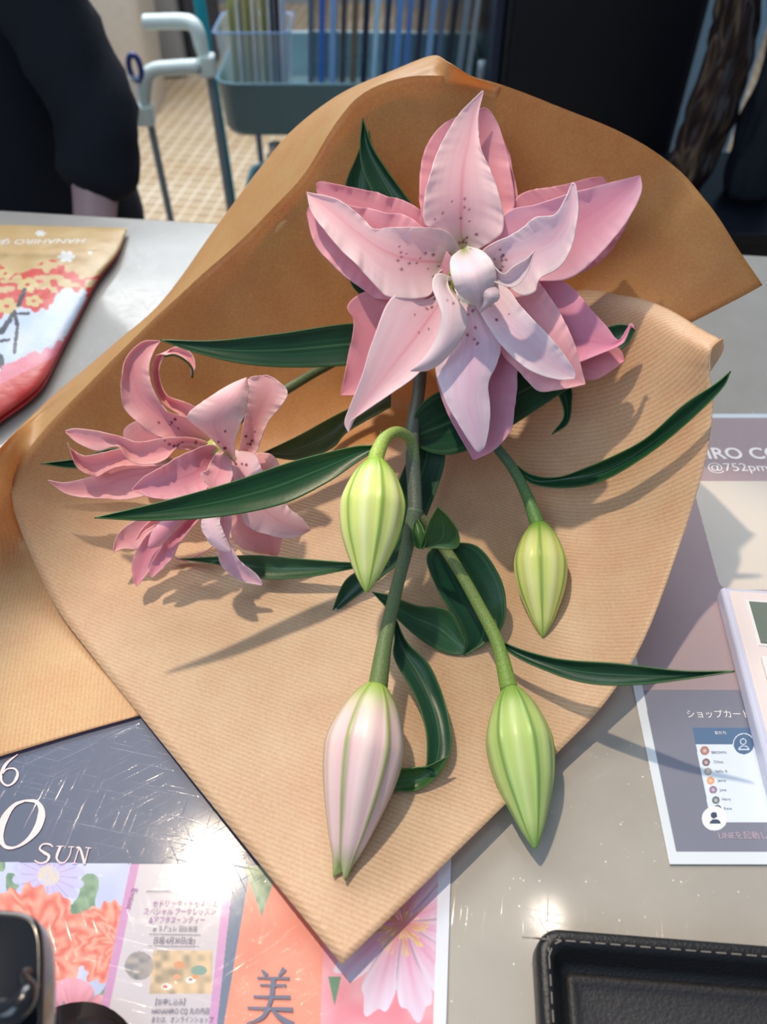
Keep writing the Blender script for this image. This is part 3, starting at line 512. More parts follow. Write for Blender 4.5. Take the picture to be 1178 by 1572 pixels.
petal(F2, [(340, 690), (328, 700), (318, 720), (309, 730), (325, 755)], [(345, 692), (356, 712), (355, 740), (340, 765), (326, 765)], (.41, .39, .385), seed=66, base=(238, 178, 188), edge=(244, 206, 208), rib=(220, 142, 158))
petal(F2, [(345, 730), (330, 780), (334, 840), (341, 868), (367, 890), (401, 899)], [(355, 730), (355, 790), (354, 832), (367, 859), (394, 882), (404, 897)], (.41, .40, .40, .405), seed=67, base=(240, 200, 214), edge=(248, 226, 234), rib=(226, 168, 190))
petal(F2, [(335, 770), (311, 800), (318, 828), (338, 844), (354, 848)], [(345, 770), (338, 796), (346, 822), (355, 846)], (.40, .39, .388), seed=68, base=(244, 222, 234), edge=(250, 238, 244), rib=(234, 196, 214), chan=-.003)
petal(F2, [(350, 695), (366, 692), (375, 640), (378, 600), (384, 580), (409, 576)], [(362, 700), (390, 698), (401, 676), (413, 645), (436, 618), (442, 601), (426, 584), (410, 576)], (.42, .408, .402, .405), seed=69, base=(238, 188, 192), edge=(246, 220, 218), rib=(224, 150, 158), spots=5, ruf=.0014, rf=8)
petal(F2, [(346, 696), (317, 666), (288, 639), (317, 613), (350, 592), (378, 580)], [(362, 712), (362, 690), (364, 668), (376, 636), (381, 600), (379, 580)], (.41, .388, .38, .385), seed=70, base=(240, 196, 200), edge=(248, 226, 222), rib=(226, 160, 170), spots=5, chan=-.005)

# ---------------------------------------------------------------- flat prints
def printed(name, poly_px, z, art, mat, step=1.0, thick=.0004):   # poly: TL TR BR BL in photo units of a flat sheet
    q = [Zp(x, y, z) for x, y in poly_px]; n = int(max(np.linalg.norm(q[3]-q[0]), np.linalg.norm(q[2]-q[1]))/(.00030*step)); m = int(np.linalg.norm(q[1]-q[0])/(.00030*step))
    u = np.linspace(0, 1, m)[None, :, None]; v = np.linspace(0, 1, n)[:, None, None]
    P = (q[0]*(1-u)+q[1]*u)*(1-v)+(q[3]*(1-u)+q[2]*u)*v
    U, V = unproj(P); C = art(U, V)
    # a thin slab: top face carries the print
    P2 = P[::-1, :].copy()
    o = grid(name, P, mat, C, thick=0, smooth=False); s = o.modifiers.new('thickness', 'SOLIDIFY'); s.thickness = thick; s.offset = -1 if False else 1
    return o
def ribbon(name, strokes, z, mat, root=None, lift=.0003):   # strokes: list of (pts, widths) in print units
    bm = bmesh.new()
    for si, (pts, wd) in enumerate(strokes):
        n = max(12, 10*len(pts)); c = cr(pts, n) if len(pts) > 2 else cr(pts, 8); n = len(c); wv = np.interp(np.linspace(0, 1, n), np.linspace(0, 1, len(wd)), wd)
        T = np.gradient(c, axis=0); T /= np.linalg.norm(T, axis=1)[:, None]+1e-9; Nn = np.stack([-T[:, 1], T[:, 0]], -1)
        a, b = c+Nn*wv[:, None]/2, c-Nn*wv[:, None]/2; A = Zp(a[:, 0], a[:, 1], z+lift+si*.00003); B = Zp(b[:, 0], b[:, 1], z+lift+si*.00003)
        va = [bm.verts.new(v) for v in A]; vb = [bm.verts.new(v) for v in B]
        for i in range(n-1): bm.faces.new((va[i], va[i+1], vb[i+1], vb[i]))
    for f in bm.faces:
        if f.normal.z < 0: pass
    bm.normal_update()
    for f in bm.faces:
        if f.normal.z < 0: f.normal_flip()
    o = bmobj(name, bm, mat)
    if root: child(o, root)
    return o
def text(name, body, px, py, h, mat, root, z=.001, rot=0, sx=1, shear=0, align='LEFT', bold=0):
    cu = bpy.data.curves.new(name, 'FONT'); cu.body = body; cu.size = 1; cu.shear = shear; cu.align_x = align; cu.offset = bold; cu.resolution_u = 3
    t = bpy.data.objects.new(name, cu); COL.objects.link(t); bpy.context.view_layer.update()
    me = bpy.data.meshes.new_from_object(t.evaluated_get(bpy.context.evaluated_depsgraph_get())); bpy.data.objects.remove(t)
    W = Zp(px, py, z); k = np.linalg.norm(Zp(px, py-1, z)-W)*h/.72
    me.transform(Matrix.Translation(Vector(W)) @ Matrix.Rotation(math.radians(rot), 4, 'Z') @ Matrix.Diagonal((k*sx, k, 1, 1)))
    o = link(name, me, mat, None, False)
    return child(o, root)
def flower_art(C, U, V, cx, cy, r, n, c1, c2, cc, sq=1.0, seed=0, rc=.2, w=1.0):
    dx, dy = U-cx, (V-cy)/sq; R = np.hypot(dx, dy)/r; a = np.arctan2(dy, dx); k = np.abs(np.cos(a*n/2+seed))
    m = R < (.72+.28*k**.5)*w
    col = mixc(lin(c1), lin(c2), np.clip(R, 0, 1)*.9+.25*(1-k)*0+.3*fn(a*8, R*2, .6, seed)-.15); col = col*(1-.35*np.exp(-(k/.16)**2))[..., None]
    C[m] = col[m]; m2 = R < rc; sp_ = fn(U, V, r*.05, seed+2); C[m2] = mixc(lin(cc), lin(c2), sp_)[m2]; return C
def carnation(C, U, V, cx, cy, r, seed):
    dx, dy = U-cx, V-cy; a_ = np.arctan2(dy, dx); R = np.hypot(dx, dy)/r*(1+.05*np.sin(a_*11+seed)+.04*np.sin(a_*23+seed*2)+.10*(fn(dx, dy, r*.12, seed)-.5)); m = R < 1
    f = .5+.28*np.sin(R*16+3*np.sin(a_*7+R*5+seed)+2*fn(dx, dy, r*.2, seed))+.35*(fn(dx, dy, r*.09, seed)-.5)-.1*(1-R)
    C[m] = mixc(lin((214, 96, 84)), lin((250, 168, 148)), f*1.3-.15)[m]; return C
# left poster ---------------------------------------------------
def poster_art(U, V):
    C = np.empty(U.shape+(3,)); C[:] = lin((62, 76, 104))
    lo = V > 1324+.012*U
    bg = mixc(lin((168, 182, 222)), lin((206, 212, 238)), fn(U, V, 60, 1)); C[lo] = bg[lo]
    g = lo & (fn(U, V, 30, 8) > .62) & (U < 230); C[g] = mixc(lin((74, 122, 100)), lin((140, 170, 140)), fn(U, V, 9, 4))[g]
    base = C.copy()
    C = flower_art(C, U, V, 75, 1345, 56, 16, (196, 178, 228), (186, 192, 238), (226, 206, 150), .95, 1, .3)
    C = carnation(C, U, V, 45, 1450, 88, 2); C = carnation(C, U, V, 180, 1450, 66, 5)
    C = flower_art(C, U, V, 110, 1570, 76, 5, (190, 90, 120), (236, 170, 190), (180, 80, 110), .9, 7, .1)
    C[~lo] = lin((62, 76, 104))
    xl = 213-.207*(V-1327); xr = 352-.11*(V-1378)
    c = lo & (U > xl-12); C[c] = lin((198, 140, 190)); c = lo & (U > xl+1); C[c] = lin((204, 198, 208))
    # little party picture
    ph = (U > 236-.1*(V-1460)) & (U < 327-.03*(V-1460)) & (V > 1459) & (V < 1526)
    C[ph] = mixc(lin((150, 140, 120)), lin((226, 196, 160)), fn(U, V, 11, 3)*1.4-.2)[ph]
    for (x, y, r, cc) in ((306, 1490, 12, (120, 160, 150)), (256, 1515, 8, (240, 240, 235)), (293, 1505, 8, (240, 240, 240)), (254, 1515, 4, (220, 90, 90)), (293, 1504, 3, (190, 90, 90)), (272, 1500, 6, (230, 160, 120)), (300, 1500, 5, (230, 150, 90)), (276, 1482, 9, (216, 150, 110))):
        k = ph & (np.hypot(U-x, (V-y)*1.6) < r); C[k] = lin(cc)
    k = (np.hypot(U-214, V-1483) < 22) & lo; C[k] = mixc(lin((104, 112, 128)), lin((180, 170, 165)), fn(U, V, 8, 6))[k]
    c = lo & (U > xr-10); C[c] = lin((206, 150, 200)); c = lo & (U > xr+3); C[c] = lin((96, 116, 146))
    xc = 382-.17*(V-1350); c = lo & (U > xc); C[c] = mixc(lin((236, 128, 106)), lin((248, 158, 134)), fn(U, V, 46, 9))[c]
    lf = lo & (np.abs(U-402) < (1408-V)*.34) & (V > 1300) & (U > xc-6); C[lf] = mixc(lin((104, 140, 110)), lin((170, 190, 160)), fn(U, V, 9, 4))[lf]
    xp = 496-.035*(V-1460); c = lo & (U > xp)
    C[c] = mixc(lin((232, 130, 150)), lin((244, 178, 190)), fn(U, V, 30, 2))[c]
    k = c & (np.abs(U-514) < (1545-V)*.22) & (V > 1500); C[k] = lin((90, 140, 110))
    for (a0, ln, wd, sd) in ((2.45, 128, .34, 1), (1.92, 150, .30, 2), (1.42, 150, .30, 3), (.92, 140, .36, 4), (.25, 100, .36, 5), (-.45, 110, .4, 6), (-1.3, 120, .5, 7), (3.1, 110, .3, 8)):
        dx, dy = U-620, V-1415; R = np.hypot(dx, dy); a = (np.arctan2(dy, dx)-a0+np.pi) % (2*np.pi)-np.pi
        ed = ln*(1-.10*np.cos(a/wd*9+sd)*.5)*np.sqrt(np.clip(1-(a/wd/1.15)**2, 0, 1)); m = c & (R < ed) & (np.abs(a) < wd*1.12)
        col = mixc(lin((222, 96, 150)), lin((232, 222, 242)), (R/ln)**.7*.95+.35*np.abs(a/wd)-.12+.05*np.sin(a*40+R/20)); col = col*(1-.45*np.exp(-((np.abs(a)-wd*1.0)/.05)**2))[..., None]; C[m] = col[m]
    for q in range(60):
        a = .2+q*.05*np.pi+.3*math.sin(q*7); l_ = 34+14*math.sin(q*3.3); t = np.clip(((U-618)*math.cos(a)+(V-1420)*math.sin(a)), 0, l_); d = np.hypot(U-618-t*math.cos(a+.15*math.sin(q)), V-1420-t*math.sin(a+.15*math.sin(q)))
        m = c & (d < 1.1); C[m] = mixc(lin((206, 120, 120)), lin((238, 214, 130)), (t/l_)**2)[m]
    C[lo] = C[lo]*.82
    bd = (U > 673-.033*(V-1340)); C[bd] = lin((212, 216, 228))
    return C
root = tag(empty('flower_poster', tuple(Zp(400, 1400, 0))), 'glossy event poster with blooms and a navy date panel under the wrap tip', 'poster')
pst = printed('print', [(-60, 1085), (700, 1085), (685, 1590), (-60, 1590)], .0006, poster_art, M_print); child(pst, root)
z0 = .0012
ribbon('numeral_six', [([(27, 1158), (10, 1172), (2, 1188), (3, 1200), (12, 1206), (22, 1200), (27, 1188), (22, 1180), (10, 1181), (3, 1190)], [1.5, 3, 5, 5, 3, 2.5, 5, 3, 2, 1.5])], z0, M_inkpink, root)
ribbon('numeral_zero', [([(38, 1229), (22, 1236), (8, 1254), (0, 1278), (6, 1298), (22, 1301), (42, 1290), (58, 1270), (64, 1246), (56, 1231), (38, 1229)], [3, 6, 11, 12, 6, 3, 6, 11, 12, 6, 3])], z0, M_inkpink, root)
ribbon('day_name', [([(81, 1300), (76, 1296), (66, 1296), (61, 1303), (68, 1309), (75, 1314), (72, 1322), (62, 1325), (53, 1321)], [2, 2.5, 2, 3, 4.5, 4, 2.5, 2, 2]),
 ([(87, 1299), (98, 1299)], [1.3, 1.3]), ([(93, 1299), (87, 1316), (92, 1324), (100, 1323), (107, 1313), (110, 1300)], [4, 4, 2.5, 1.6, 1.6, 1.6]), ([(105, 1300), (114, 1300)], [1.3, 1.3]),
 ([(110, 1325), (118, 1325)], [1.3, 1.3]), ([(114, 1325), (121, 1302)], [1.6, 1.6]), ([(117, 1301), (123, 1303), (130, 1326)], [2.5, 3.5, 4]), ([(130, 1326), (136, 1302)], [1.6, 1.6]), ([(131, 1301), (140, 1302)], [1.3, 1.3])], z0, M_inkpink, root)
ribbon('kanji', [([(402, 1489), (410, 1498)], [3.0, 7.5]), ([(437, 1487), (428, 1499)], [9.0, 3.0]), ([(395, 1501), (445, 1502)], [3.0, 4.5]), ([(399, 1512), (440, 1513)], [3.0, 4.5]), ([(389, 1530), (446, 1531)], [3.75, 6.0]), ([(420, 1501), (417, 1530), (412, 1545)], [7.5, 7.5, 6.0]),
 ([(380, 1547), (450, 1550)], [3.75, 6.75]), ([(414, 1545), (402, 1562), (378, 1572)], [7.5, 6.0, 2.25]), ([(416, 1547), (430, 1562), (450, 1574)], [3.0, 7.5, 10.5])], z0, M_inkslate, root)
ribbon('script_word', [([(40, 1530), (46, 1547), (56, 1532)], [2, 2, 2]), ([(58, 1530), (50, 1560), (36, 1572), (34, 1560), (60, 1548)], [2, 2, 2, 1.5, 1]), ([(72, 1538), (64, 1548), (70, 1556), (78, 1545), (72, 1537)], [2, 2, 2, 2, 2]), ([(84, 1537), (80, 1552), (88, 1555), (98, 1537), (95, 1555), (104, 1548)], [2, 2, 2, 2, 2, 1])], z0, M_inkdim, root)
for b_, x, y, h, m_ in (('CHEERS', 224, 1365, 8, M_inkdim), ('セドリック・トゥネリエ', 233, 1391, 8.5, M_inkmauve), ('スペシャル ブーケレッスン', 219, 1403, 8.5, M_inkmauve), ('&アフタヌーンティー', 228, 1416, 8.5, M_inkmauve), ('at ラデュレ 日比谷店', 234, 1429, 7, M_inkgrey), ('日程:4月30日(金)', 234, 1448, 8.5, M_inkgrey),
        ('【お申し込み】', 233, 1542, 8, M_inkgrey), ('HANAHIRO CQ 丸の内店', 232, 1556, 8, M_inkgrey), ('または、オンラインショップ', 231, 1569, 7.5, M_inkgrey)):
    if b_ != 'CHEERS': text('event_text', b_, x, y, h, m_, root, z0+.0003, 0, .82)
text('event_text', 'Event', 203, 1362, 10, M_inkmauve, root, z0+.0003, -96)
ribbon('rule_line', [([(229, 1434), (308, 1435)], [.8, .8]), ([(228, 1452), (306, 1453)], [.8, .8]), ([(224, 1368), (262, 1368)], [.8, .8])], z0, M_inkgrey, root)

# right notice -------------------------------------------------
BL = Zp(1028.4, 1327.4, 0); 
def notice_art(U, V):
    C = np.empty(U.shape+(3,)); C[:] = lin((214, 222, 228))
    l = 971.4+.2066*(V-1051.5)+14; rgt = U < 2000
    ins = (U > l) & (V > 642) & (V < 1308); C[ins] = lin((166, 146, 150))
    k = ins & (V > 1060); C[k] = lin((122, 124, 140))
    # white square for the code, rounded corners, code left out
    ql = 1062+.27*(V-740); kk = ins & (U > ql) & (V > 739) & (V < 906)
    rr = np.hypot(np.minimum(U-ql-14, 0), np.minimum(V-753, 0)) < 14; rr2 = np.hypot(np.minimum(U-ql-14, 0), np.maximum(V-892, 0)) < 14
    k = kk & rr & rr2; C[k] = lin((208, 200, 190))
    # phone screen picture
    sl = 1063+.20*(V-1118); k = ins & (U > sl) & (V > 1118) & (V < 1263); C[k] = lin((216, 226, 236)); k2 = k & (V < 1143); C[k2] = lin((84, 112, 146))
    for (x, y, r, cc) in ((1082, 1153, 7, (170, 120, 110)), (1084, 1171, 6, (120, 90, 100)), (1087, 1185, 6, (160, 160, 150)), (1091, 1199, 6, (222, 156, 100)), (1095, 1213, 6, (140, 110, 150)), (1099, 1229, 6, (90, 106, 116)), (1102, 1241, 5, (80, 80, 90))):
        d = np.hypot(U-x, V-y); m = ins & (d < r); C[m] = mixc(lin(cc), lin((230, 220, 215)), np.exp(-(d/2.6)**2)*.7)[m]
    d = np.hypot(U-1097, (V-1257)*1.05); m = d < 19.5; C[m] = lin((228, 230, 232))
    m = (np.hypot(U-1096, V-1252) < 5) | ((np.hypot((U-1098), (V-1265)*1.2) < 8.5) & (V < 1265)); C[m] = lin((60, 74, 96))
    d = np.hypot(U-1142, V-1143); m = d < 17; C[m] = lin((214, 226, 236)); m = d < 15.5; C[m] = lin((80, 106, 140))
    m = ((np.hypot(U-1141, V-1139) < 5) | ((np.hypot(U-1142, (V-1152)*1.2) < 8.5) & (V < 1152))); C[m] = lin((200, 214, 228)); m = ((np.hypot(U-1141, V-1139) < 3.6) | ((np.hypot(U-1142, (V-1152)*1.2) < 6.8) & (V < 1150.5))); C[m] = lin((80, 106, 140))
    return C
nt = tag(empty('notice_sheet', tuple(Zp(1100, 1000, 0))), 'white-bordered mauve and grey notice sheet at the right edge of the counter', 'notice')
TLx = 971.4+.2066*(636-1051.5)
no = printed('print', [(TLx, 636), (TLx+330, 636), (1370, 1328), (1028.4, 1327.4)], .0006, notice_art, M_print, 1.1); child(no, nt)
text('shop_name', 'HANAHIRO CQ', 966, 704, 17, M_inkwhite, nt, z0, 0, .96, bold=.022); text('account_name', '@752pmkzu', 1088, 723, 12, M_inkwhite, nt, z0)
text('card_text', 'ショップカード、ポイント', 1055, 1101, 9.5, M_inkwhite, nt, z0, 0, .95); text('app_text', 'LINEを起動して', 1104, 1287, 9, ink('ink_lilac', (186, 166, 178)), nt, z0, 0, 1)
text('screen_text', '友だち', 1098, 1127, 4, M_inkwhite, nt, z0)
for i, nm in enumerate(('BROWN', 'Chloe', 'hello. K', 'Jenny', 'June', 'Harry', 'Kane')):
    text('contact_text', nm, 1093+3.2*i, 1155+14.3*i+(2 if i == 0 else 2), 4, M_inkslate, nt, z0)

# ---------------------------------------------------------------- calculator
a, b = Zp(1107, 900, .011), Zp(1182, 1190, .011); ex = (b-a)/np.linalg.norm(b-a); ang = math.atan2(ex[1], ex[0])+math.pi/2
Mc = Matrix.Translation(Vector((a[0], a[1], TZ))) @ Matrix.Rotation(ang, 4, 'Z')
calc = tag(empty('calculator', (a[0], a[1], TZ)), 'white desktop calculator lying on the notice sheet', 'calculator')
M_calc = plain('calculator_shell', (228, 216, 214), .35, coat=.3); M_side = plain('calculator_side', (196, 200, 222), .3)
def cbox(name, x0, x1, y0, y1, z0, z1, mat, bev=.001): return child(box(name, x0, x1, y0, y1, z0, z1, mat, None, Mc, bev, 3), calc)
cbox('shell', 0, .105, -.150, 0, .0015, .011, M_side, .002); cbox('face_plate', .0035, .1015, -.147, -.003, .0105, .0118, M_calc, .0005)
cbox('screen_frame', .011, .094, -.0385, -.0085, .0116, .0122, M_white, .0004); cbox('screen', .0125, .0925, -.037, -.010, .012, .0124, plain('lcd', (112, 122, 112), .2), .0002)
for i in range(5):
    for j in range(5):
        bx = cbox('button', .010+i*.0178, .0245+i*.0178, -.0585-j*.0175, -.0455-j*.0175, .0117, .0145, M_white, .0012)
# ---------------------------------------------------------------- leather tray
a, b = Zp(822, 1421, .016), Zp(1178, 1449, .016); ang = math.atan2(b[1]-a[1], b[0]-a[0])
Mt = Matrix.Translation(Vector((a[0], a[1], TZ))) @ Matrix.Rotation(ang, 4, 'Z')
tray = tag(empty('cash_tray', (a[0], a[1], TZ)), 'black stitched leather cash tray at the bottom right', 'tray')
def loop(x0, x1, y0, y1, r, n=10):
    out = []
    for cx, cy, a0 in ((x1-r, y1-r, 0), (x0+r, y1-r, 90), (x0+r, y0+r, 180), (x1-r, y0+r, 270)):
        for k in range(n+1): t = math.radians(a0+90*k/n); out.append((cx+r*math.cos(t), cy+r*math.sin(t)))
    return out
def ringmesh(name, prof, mat, W=.24, H=.17, cap=False, rad=.010):
    rows = []
    for (ins, z) in prof: rows.append([tuple(Mt @ Vector((x, y, z))) for x, y in loop(ins, W-ins, -H+ins, -ins, max(.001, rad-ins*.6))])
    if cap: c = np.mean(rows[-1], axis=0); rows.append([tuple(c)]*len(rows[-1]))
    return child(grid(name, np.array(rows), mat, closed=True), tray)
ringmesh('rim', [(.001, .0012), (0, .004), (0, .013), (.0008, .0155), (.003, .0165), (.0052, .016), (.007, .0135), (.0095, .007), (.0115, .0045), (.0135, .0040)], M_leather)
ringmesh('tray_bottom', [(.0008, .0010), (.0125, .0010), (.0130, .0046), (.0150, .0056), (.0165, .0042), (.019, .0036), (.06, .0036)], M_leatherin, cap=True)
st = []
lp = loop(.0046, .24-.0046, -.17+.0046, -.0046, .007, 8); lp.append(lp[0]); lc = cr([(x, y) for x, y in lp], 330)
bm = bmesh.new()
for i in range(0, 330, 2):
    p0 = lc[i]; p1 = lc[min(i+1, 329)]; dd = p1-p0; l_ = np.linalg.norm(dd)+1e-9; nn = np.array([-dd[1], dd[0]])/l_*.00022; p1 = p0+dd*1.35
    q = [bm.verts.new(Mt @ Vector((*(p0+nn), .01645))), bm.verts.new(Mt @ Vector((*(p1+nn), .01645))), bm.verts.new(Mt @ Vector((*(p1-nn), .01645))), bm.verts.new(Mt @ Vector((*(p0-nn), .01645)))]
    bm.faces.new(q)
so = child(bmobj('stitching', bm, plain('thread', (120, 112, 104), .7)), tray); so['kind'] = 'stuff'
sm = so.modifiers.new('thickness', 'SOLIDIFY'); sm.thickness = .0003; sm.offset = 1

# ---------------------------------------------------------------- pouch on the left
def pouch_art(U, V):
    C = mixc(lin((214, 172, 112)), lin((226, 190, 134)), fn(U, V, 24, 1))
    e = 406+.06*U+12*np.sin(U/17)
    red = (V > e); C[red] = lin((226, 62, 48))
    k = red & (fn(U*1.0, V*2, 11, 5) > .56) & (V < 450); C[k] = lin((226, 190, 134))
    ed = 470-.35*U*1.0-10*np.sin(U/13)+16*(fn(U, V, 9, 3)-.5); k = V > ed+20; C[k] = mixc(lin((206, 218, 238)), lin((232, 230, 238)), fn(U, V, 30, 6))[k]
    for (x, y, r) in ((42, 437, 17), (10, 470, 20), (52, 462, 14), (8, 420, 14)):
        a = np.arctan2((V-y)*1.6, U-x); R = np.hypot(U-x, (V-y)*1.5); m = R < r*(.75+.25*np.abs(np.cos(a*2.5))); C[m] = lin((228, 196, 130)); m = R < r*.22; C[m] = lin((226, 62, 48))
    for (x0, y0, x1, y1, w_) in ((38, 445, 28, 468, 4), (22, 480, 2, 510, 5), (20, 482, 44, 481, 2.5), (22, 484, 27, 500, 4), (27, 500, 22, 540, 3), (0, 524, 14, 521, 2.5), (0, 548, 8, 575, 6), (-20, 520, 4, 560, 4)):
        t = np.clip(((U-x0)*(x1-x0)+(V-y0)*(y1-y0))/((x1-x0)**2+(y1-y0)**2), 0, 1); d = np.hypot(U-x0-t*(x1-x0), V-y0-t*(y1-y0)); m = d < w_*(.6+.5*fn(U, V, 5, 2)); C[m] = lin((38, 46, 62))
    pk = (V > 560-.45*U+14*fn(U, V, 9, 7)+ (U < 45)*0) & (V > 500); C[pk] = mixc(lin((236, 110, 128)), lin((246, 150, 164)), fn(U, V, 20, 8))[pk]
    rd = pk & (V > 590-.5*U); C[rd] = mixc(lin((222, 54, 50)), lin((240, 120, 110)), fn(U, V*.6, 26, 9)*1.2-.3)[rd]
    for (x, y, r) in ((102, 394, 14), (62, 358, 8), (138, 388, 4)):
        a = np.arctan2((V-y)*1.5, U-x); R = np.hypot(U-x, (V-y)*1.5); m = R < r*(.6+.4*np.abs(np.cos(a*3))); C[m] = lin((244, 240, 232))
    return C
pch = tag(empty('snack_pouch', tuple(Zp(20, 480, 0))), 'puffy pouch printed kraft, red and white at the left edge of the counter', 'pouch')
n, m = 260, 220; Rr = cr([(196, 350), (180, 390), (148, 432), (100, 522), (62, 592), (0, 642), (-60, 690)], n); Ll = cr([(-190, 340), (-230, 400), (-280, 480), (-330, 560), (-420, 700)], n)
s = np.linspace(0, 1, m)[None]; t = np.linspace(0, 1, n)[:, None]
Px = Ll[:, 0:1]*(1-s)+Rr[:, 0:1]*s; Py = Ll[:, 1:2]*(1-s)+Rr[:, 1:2]*s+0*t
hh = .005+.017*np.clip(np.sin(np.pi*s), 0, 1)**.35*np.clip(np.sin(np.pi*t), 0, 1)**.35; hh = hh+.0025*(fn(Px, Py, 34, 3)-.5)*np.sin(np.pi*s)*np.sin(np.pi*t)
top = Zp(Px, Py, hh+0*Px); U, V = Px, Py
child(grid('printed_front', top, M_matte, pouch_art(U, V)), pch)
bot = top.copy(); bot[..., 2] = TZ+.003+(.002*(1-np.sin(np.pi*s)*np.sin(np.pi*t))); child(grid('back_panel', bot[:, ::-1], plain('pouch_back', (214, 90, 84), .5)), pch)
text('pouch_text', 'HANAHIRO CQ', 133, 366, 7, M_inkwhite, pch, .0245, 182); text('pouch_text', 'Hana', 16, 366, 9, M_inkwhite, pch, .0255, 182, shear=.3)

# ---------------------------------------------------------------- black rounded holder bottom left
hold = tag(empty('desk_holder', tuple(Zp(-10, 1560, 0))), 'glossy black holder with a rounded upright back at the bottom left corner', 'holder')
M_gloss = plain('black_gloss', (16, 17, 22), .22, coat=.4)
hold.location = Zp(-80, 1560, 0)
ol = cr([(-60, 1660), (-95, 1560), (-88, 1440), (-60, 1404), (-10, 1397), (38, 1401), (58, 1418), (65, 1460), (64, 1560), (60, 1660)], 90)
rows = []
for ins, z in ((.10, .074), (.02, .074), (0, .077), (0, .086), (.02, .089), (.10, .0885)): 
    c = ol.mean(0); q = ol*(1-ins)+c*ins; rows.append(Zp(q[:, 0], q[:, 1], .088)*[1, 1, 0]+[0, 0, TZ+z])
rows = [np.repeat(rows[0].mean(0)[None], 90, 0)]+rows+[np.repeat(rows[-1].mean(0)[None], 90, 0)]
child(grid('rounded_arm', np.array(rows), M_gloss, closed=True), hold)
a_ = Zp(-40, 1620, .088)
child(tube('support_post', [(a_[0], a_[1]-.0, TZ+.004), (a_[0], a_[1], TZ+.04), (a_[0], a_[1], TZ+.076)], [.011, .009, .012], M_gloss), hold)
child(tube('base_disc', [(a_[0], a_[1], TZ+.0012), (a_[0], a_[1], TZ+.007)], .028, M_gloss, n=4, seg=40), hold)
b_ = Zp(22, 1520, .092)
child(tube('hook', [Zp(-30, 1560, .092), Zp(20, 1552, .096), Zp(42, 1525, .097), Zp(36, 1498, .094), Zp(46, 1490, .091)], [.0035, .004, .0035, .002, .0012], M_gloss, None, 40, 12), hold)

# ---------------------------------------------------------------- background: trolley
tr = tag(empty('storage_trolley', tuple(G(400, 200, 1.75)*np.array([1, 1, 0]))), 'teal metal trolley with a pale bent handle behind the counter', 'trolley')
x0, x1, y0, y1 = -.335, .20, 1.66, 2.0
def trayfn(zb, zt, name):
    rows = []
    for (ins, z) in ((.05, zb), (.012, zb), (.004, zb+.012), (0, zt-.006), (-.004, zt), (.0, zt+.001), (.004, zt-.004), (.010, zb+.014), (.02, zb+.006), (.05, zb+.006)):
        rows.append([(x, y, z) for x, y in loop(x0+ins, x1-ins, y0+ins, y1-ins, .045-max(0, ins)*.5)])
    c = np.mean(rows[0], 0); rows = [[tuple(c)]*len(rows[0])]+rows; c2 = np.mean(rows[-1], 0); rows.append([tuple(c2)]*len(rows[0]))
    return child(grid(name, np.array(rows), M_teal, closed=True), tr)
trayfn(.612, .715, 'top_tray'); trayfn(.33, .42, 'middle_tray'); trayfn(.08, .17, 'bottom_tray')
hp = G(318, 92, 1.64)
child(tube('upright_post', [(hp[0], 1.645, .05), (hp[0], 1.645, hp[2]*.6), (hp[0], 1.645, hp[2])], .008, M_post), tr)
child(tube('upright_post', [(x0+.02, 2.01, .05), (x0+.02, 2.01, .4), (x0+.02, 2.01, .76)], .008, M_post), tr)
child(tube('upright_post', [(x1-.01, 2.01, .05), (x1-.01, 2.01, .4), (x1-.01, 2.01, .76)], .008, M_post), tr)
child(tube('upright_post', [(x1-.01, 1.645, .05), (x1-.01, 1.645, .4), (x1-.01, 1.645, .76)], .008, M_post), tr)
child(tube('handle', [G(223, 34, 1.68), G(255, 33, 1.67), G(280, 33, 1.66), G(294, 36, 1.65), G(303, 48, 1.645), G(309, 70, 1.645), G(315, 92, 1.645)], [.0135]*6+[.011], M_sage, n=60), tr)
child(box('handle_clamp', hp[0]-.016, hp[0]+.014, 1.63, 1.66, hp[2]-.03, hp[2]+.008, M_sage, bev=.004), tr)
for cx_ in (x0+.03, x1-.03):
    for cy_ in (y0+.03, y1-.03):
        child(tube('caster', [(cx_-.012, cy_, .028), (cx_+.012, cy_, .028)], .027, M_black, n=4, seg=20), tr); child(box('caster_fork', cx_-.008, cx_+.008, cy_-.008, cy_+.008, .05, .085, M_post), tr)
# pale grip pole beside it
gp = G(222, 178, 1.62); gs = tag(empty('grip_stand', (gp[0], 1.62, 0)), 'thin grey pole with a bent pale tube handle left of the trolley', 'stand')
child(tube('handle', [G(305, 102, 1.60), G(270, 104, 1.61), G(240, 107, 1.62), G(227, 116, 1.62), G(222, 135, 1.62), G(223, 168, 1.62)], [.0135]*5+[.011], M_sage, n=60), gs)
pb = G(230, 185, 1.62); child(tube('pole', [(pb[0], 1.62, .02), (pb[0], 1.62, .4), (pb[0], 1.62, pb[2])], .0075, M_post), gs)
child(box('handle_clamp', pb[0]-.045, pb[0]+.010, 1.605, 1.635, pb[2]-.008, pb[2]+.03, M_sage, bev=.004), gs)
child(box('foot', pb[0]-.12, pb[0]+.12, 1.5, 1.74, 0, .02, M_post, bev=.004), gs)
q0, q1, q2_ = G(205, 163, 1.60), G(206, 118, 1.60), G(204, 88, 1.61)
cut = tag(empty('tube_tool', tuple(q0)), 'clear tube tool with a dark blue loop cap in the grip stand clamp', 'tool')
child(tube('barrel', [q0, (q0+q1)/2, q1], .012, M_clear), cut); 
ring = [q2_+np.array([.011*math.cos(t), 0, .022*math.sin(t)-.018]) for t in np.linspace(0, 2*math.pi, 13)]
child(tube('loop_cap', ring, .0055, plain('blue_plastic', (20, 52, 120), .35), n=50, cap=False), cut)
